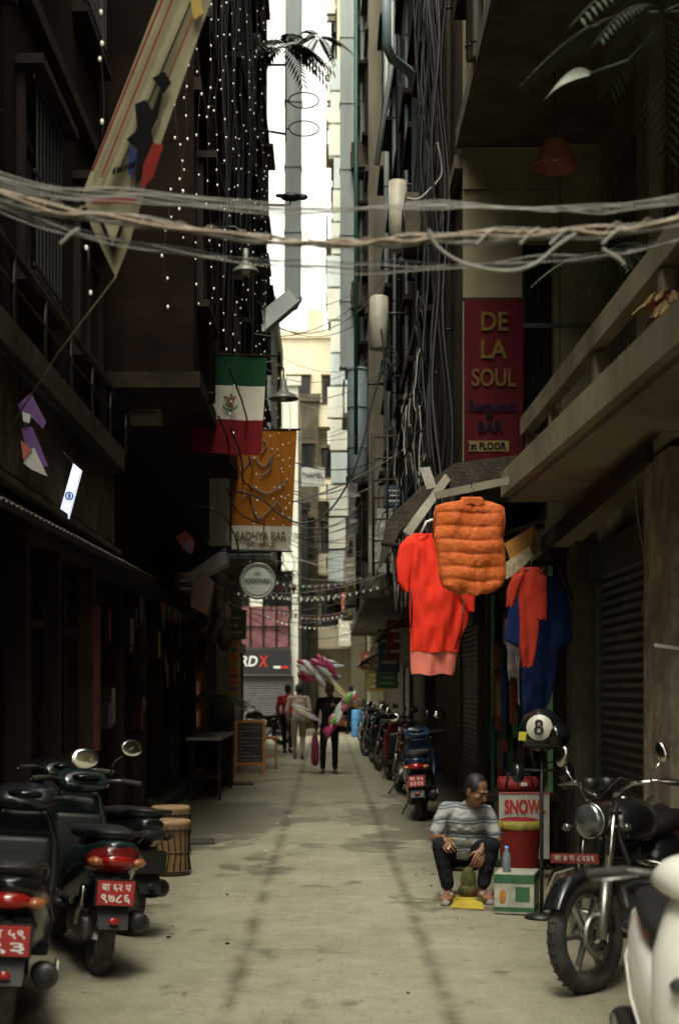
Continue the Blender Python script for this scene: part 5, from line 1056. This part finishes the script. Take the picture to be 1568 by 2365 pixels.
    for s in (-1,1):
        mb.ell(H(s*.031,.078,.01),(.0125,.0125,.0055),ew,Rh,10,8); mb.ell(H(s*.031,.0875,.009),(.006,.004,.005),ei,Rh,8,6); 
        vs,fs=cap_mesh(H(s*.018,.094,.031),H(s*.046,.084,.033),.004,.0035,8,3); mb.add(vs,fs,hair,True); vs,fs=cap_mesh(H(s*.02,.088,.0175),H(s*.042,.083,.0165),.0045,.0045,8,3); mb.add(vs,fs,sk,True)
    return mb.build(name)
skin=mat('skin_brown',(.19,.085,.042),.5,var=.12,scale=18); skin2=mat('skin_dark',(.12,.06,.034),.55,var=.1); lip=mat('lip',(.14,.05,.035),.5,var=.1); hairb=mat('hair_black',(.008,.007,.006),.6,var=.3,scale=30)
def stripemat():
    m=bpy.data.materials.new('striped_polo'); m.use_nodes=True; N=m.node_tree.nodes; L=m.node_tree.links; b=N['Principled BSDF']; b.inputs['Roughness'].default_value=.9; b.inputs['Specular IOR Level'].default_value=.15
    tc=N.new('ShaderNodeTexCoord'); nz=N.new('ShaderNodeTexNoise'); nz.inputs['Scale'].default_value=6; L.new(tc.outputs['Object'],nz.inputs['Vector'])
    sp=N.new('ShaderNodeSeparateXYZ'); L.new(tc.outputs['Object'],sp.inputs[0])
    ad=N.new('ShaderNodeMath'); ad.operation='MULTIPLY_ADD'; L.new(nz.outputs['Fac'],ad.inputs[0]); ad.inputs[1].default_value=.06; L.new(sp.outputs[2],ad.inputs[2])
    w=N.new('ShaderNodeMath'); w.operation='MULTIPLY'; w.inputs[1].default_value=9.; L.new(ad.outputs[0],w.inputs[0])
    f=N.new('ShaderNodeMath'); f.operation='FRACT'; L.new(w.outputs[0],f.inputs[0]); r=N.new('ShaderNodeValToRGB'); r.color_ramp.interpolation='CONSTANT'
    els=r.color_ramp.elements; els[0].position=0; els[0].color=(.34,.345,.33,1); els[1].position=.38; els[1].color=(.15,.17,.19,1)
    for p_,c_ in ((.52,(.36,.365,.35,1)),(.6,(.1,.12,.14,1)),(.7,(.2,.225,.24,1)),(.86,(.36,.365,.35,1))): q=els.new(p_); q.color=c_
    L.new(f.outputs[0],r.inputs[0]); L.new(r.outputs[0],b.inputs['Base Color']); return m
polo=stripemat(); jeans_d=mat('trousers_dark',(.012,.013,.017),.9,var=.3,spec=.15); sandal_m=mat('sandal_grey',(.22,.2,.175),.8,var=.3,scale=30)
def HM(x,y,deg): return Matrix.Translation((x,y,0))@Matrix.Rotation(math.radians(deg),4,'Z')
Js=dict(pel=(0,-.02,.34),che=(-.02,.11,.57),nec=(-.035,.185,.715),hd=(-.07,.26,.822),shR=(.15,.13,.68),shL=(-.175,.12,.655),elR=(.235,.15,.46),wrR=(.195,.37,.475),elL=(-.235,.21,.44),wrL=(-.085,.40,.40),
    knR=(.225,.38,.43),anR=(.16,.36,.105),knL=(-.16,.40,.43),anL=(-.10,.34,.105),ftR=(.3,1,0),ftL=(-.2,1,0))
human('seated_man',HM(1.04,11.0,184),Js,dict(skin=skin,hair=hairb,shirt=polo,pants=jeans_d,shoe=sandal_m,lip=lip),headrot=(.6,-.4),short=True,sandal=True,belly=.035,vox=.0075,w=.92,
    hands={'R':((-.15,.8,-.35),(-.6,-.1,-.7),.6),'L':((.35,.35,-.85),(.2,-.7,-.3),.45)})
mb=MB(); w=HM(1.04,11.0,184)@V((.165,.48,.435)); mb.cyl(w,w+V((-.02,-.07,-.01)),.004,.004,whitep,8); mb.build('cigarette')
blackc=mat('cloth_black',(.011,.011,.013),.95,var=.3,spec=.15); beige=mat('cloth_beige',(.42,.33,.27),.85,var=.12,scale=5); khaki=mat('cloth_khaki',(.25,.19,.13),.85,var=.15); shoeb=mat('shoe_brown',(.12,.06,.03),.6,var=.2); capb=mat('cap_blue',(.05,.07,.1),.8)
Jb=dict(pel=(0,0,.93),che=(0,.02,1.24),nec=(0,.02,1.43),hd=(0,.05,1.56),shR=(.185,.02,1.38),shL=(-.185,.02,1.38),elR=(.26,-.02,1.09),wrR=(.25,.1,.86),elL=(-.28,.06,1.13),wrL=(-.12,.26,1.24),
    knR=(.12,.04,.5),anR=(.13,-.02,.09),knL=(-.1,.02,.5),anL=(-.1,.0,.09),ftR=(.25,1,0),ftL=(-.2,1,0))
bx0,by0=0.05,26.6
human('balloon_seller',HM(bx0,by0,180),Jb,dict(skin=skin2,hair=hairb,shirt=blackc,pants=blackc,shoe=shoeb,lip=lip),headrot=(.1,-.15),hands={'R':((0,.1,-1),(-1,0,0),1.1),'L':((.5,.4,.6),(.6,-.3,-.5),1.0)})
e=group('balloon_bundle'); mb=MB(); rnd=random.Random(31)
bc=[mat('balloon_'+n,c,.3,var=.1,coat=.4) for n,c in (('pink',(.65,.2,.3)),('white',(.75,.75,.7)),('green',(.2,.6,.12)),('silver',(.5,.5,.55)),('magenta',(.45,.05,.16)),('yellow',(.65,.55,.12)),('clear',(.6,.65,.62)))]
def blob(px,py,Y,l,r,ang,m):
    c=P(px,py,Y); R=Matrix.Rotation(math.radians(ang),3,'Y')
    d=R@V((1,0,0)); pts=[c+d*(l*t) for t in (-1,-.85,-.5,0,.5,.85,1,1.12)]; mb.tube(pts,[r*.15,r*.6,r*.95,r,r*.92,r*.55,r*.15,r*.25],m,9)
for i in range(42):
    t=rnd.random(); blob(702+66*t+rnd.uniform(-6,6),1534+ 10*t+rnd.uniform(-14,32),26.45+rnd.uniform(-.2,.35),rnd.uniform(.1,.2),rnd.uniform(.045,.07),rnd.uniform(-10,60),rnd.choice([bc[0],bc[1],bc[6],bc[3],bc[4],bc[1],bc[6],bc[4]]))
for i in range(14): t=i/13; blob(752+52*t+rnd.uniform(-4,4),1555+62*t,26.4,.2,.03,48+rnd.uniform(-8,8),rnd.choice([bc[5],bc[2],bc[1],bc[3]]))
for i in range(34): t=rnd.random(); blob(808-48*t+rnd.uniform(-8,8),1612+70*t+rnd.uniform(-8,8),26.3+rnd.uniform(-.15,.2),rnd.uniform(.1,.19),rnd.uniform(.045,.07),-50+rnd.uniform(-25,25),rnd.choice([bc[2],bc[2],bc[0],bc[6],bc[3],bc[1],bc[1]] if t<.8 else [bc[4],mat('balloon_orange',(.6,.15,.04),.3)]))
for i in range(12): t=rnd.random(); blob(690+32*t,1634+16*t+rnd.uniform(-5,10),26.5,.14,.026,20,rnd.choice([bc[1],bc[3],bc[5]]))
mb.tube([P(745,1560,26.5),P(770,1610,26.35),P(770,1660,26.35)],.01,wire_b,5); mb.build('balloons',e)
e=group('string_bag'); mb=MB(); q=HM(bx0,by0,180)@V((.27,.13,.74)); pm=mat('bag_maroon',(.12,.013,.04),.8,var=.7,scale=25)
mb.loft([(q.z+.05,q.x,q.y,.02,.02),(q.z-.05,q.x,q.y,.05,.05),(q.z-.2,q.x,q.y,.065,.06),(q.z-.45,q.x,q.y,.075,.07),(q.z-.56,q.x,q.y,.05,.05),(q.z-.58,q.x,q.y,.02,.02)],pm,14,2.2,axis='z')
for k in range(8): a=k*.785; mb.tube([q+V((.075*math.cos(a+j*.35),.07*math.sin(a+j*.35),-.1-j*.09)) for j in range(6)],.004,bc[4],4)
mb.build('bag',e)
Jw=dict(pel=(0,0,.93),che=(0,.03,1.25),nec=(0,.04,1.43),hd=(.0,.06,1.57),shR=(.19,.02,1.38),shL=(-.19,.02,1.38),elR=(.25,-.06,1.1),wrR=(.22,.05,.88),elL=(-.26,.02,1.1),wrL=(-.24,.14,.9),
    knR=(.09,.16,.5),anR=(.07,-.06,.13),knL=(-.1,.05,.5),anL=(-.09,.1,.09),ftR=(.1,1,-.3),ftL=(0,1,0))
Y=32.; human('walking_man',HM((690-VX)*Y/F,Y,0),Jw,dict(skin=skin,hair=hairb,shirt=beige,pants=khaki,shoe=shoeb,lip=lip),cap=capb)
Y=35.; human('pedestrian',HM((664-VX)*Y/F,Y,-12),Jw,dict(skin=skin,hair=hairb,shirt=mat('cloth_red_top',(.45,.03,.03),.8),pants=blackc,shoe=black,lip=lip),vox=.012)
Y=50.; human('pedestrian',HM((812-VX)*Y/F,Y,30),Jw,dict(skin=skin,hair=hairb,shirt=mat('cloth_orange_top',(.5,.12,.04),.8),pants=blackc,shoe=black,lip=lip),vox=.014)
finalize()
# ------------------------------------------------------------------ camera, light, world
cam=bpy.data.cameras.new('camera'); co=bpy.data.objects.new('camera',cam); bpy.context.collection.objects.link(co); co.location=(0,0,CH); co.rotation_euler=(math.radians(90),0,0)
cam.sensor_fit='VERTICAL'; cam.sensor_height=36; cam.sensor_width=24; cam.lens=F/2365*36; cam.shift_y=(HY-1182.5)/2365; cam.shift_x=(784-VX)/2365; cam.clip_start=.1; cam.clip_end=1000
cam.dof.use_dof=True; cam.dof.focus_distance=12.0; cam.dof.aperture_fstop=2.4
bpy.context.scene.camera=co
sd=V((.08,.40,-.91)).normalized(); li=bpy.data.lights.new('sun','SUN'); li.energy=2.3; li.angle=math.radians(28); li.color=(1,.945,.79); lo=bpy.data.objects.new('sun',li); bpy.context.collection.objects.link(lo); lo.location=(0,0,30); lo.rotation_euler=sd.to_track_quat('-Z','Y').to_euler()
w=bpy.data.worlds.new('World'); bpy.context.scene.world=w; w.use_nodes=True; N=w.node_tree.nodes; L=w.node_tree.links; bg=N['Background']
sk=N.new('ShaderNodeTexSky'); sk.sky_type='NISHITA'; sk.sun_disc=False; sk.sun_elevation=math.asin(.91); sk.sun_rotation=math.radians(191); sk.air_density=1.5; sk.dust_density=5; sk.ozone_density=1
hs=N.new('ShaderNodeHueSaturation'); hs.inputs['Saturation'].default_value=.08; hs.inputs['Value'].default_value=3.2; L.new(sk.outputs[0],hs.inputs['Color'])
mx=N.new('ShaderNodeMix'); mx.data_type='RGBA'; mx.blend_type='MULTIPLY'; mx.inputs['Factor'].default_value=1; L.new(hs.outputs[0],mx.inputs['A']); mx.inputs['B'].default_value=(1,.995,.87,1)
L.new(mx.outputs['Result'],bg.inputs['Color']); bg.inputs['Strength'].default_value=.15
s=bpy.context.scene; s.view_settings.view_transform='Standard'; s.view_settings.look='None'; s.view_settings.exposure=0
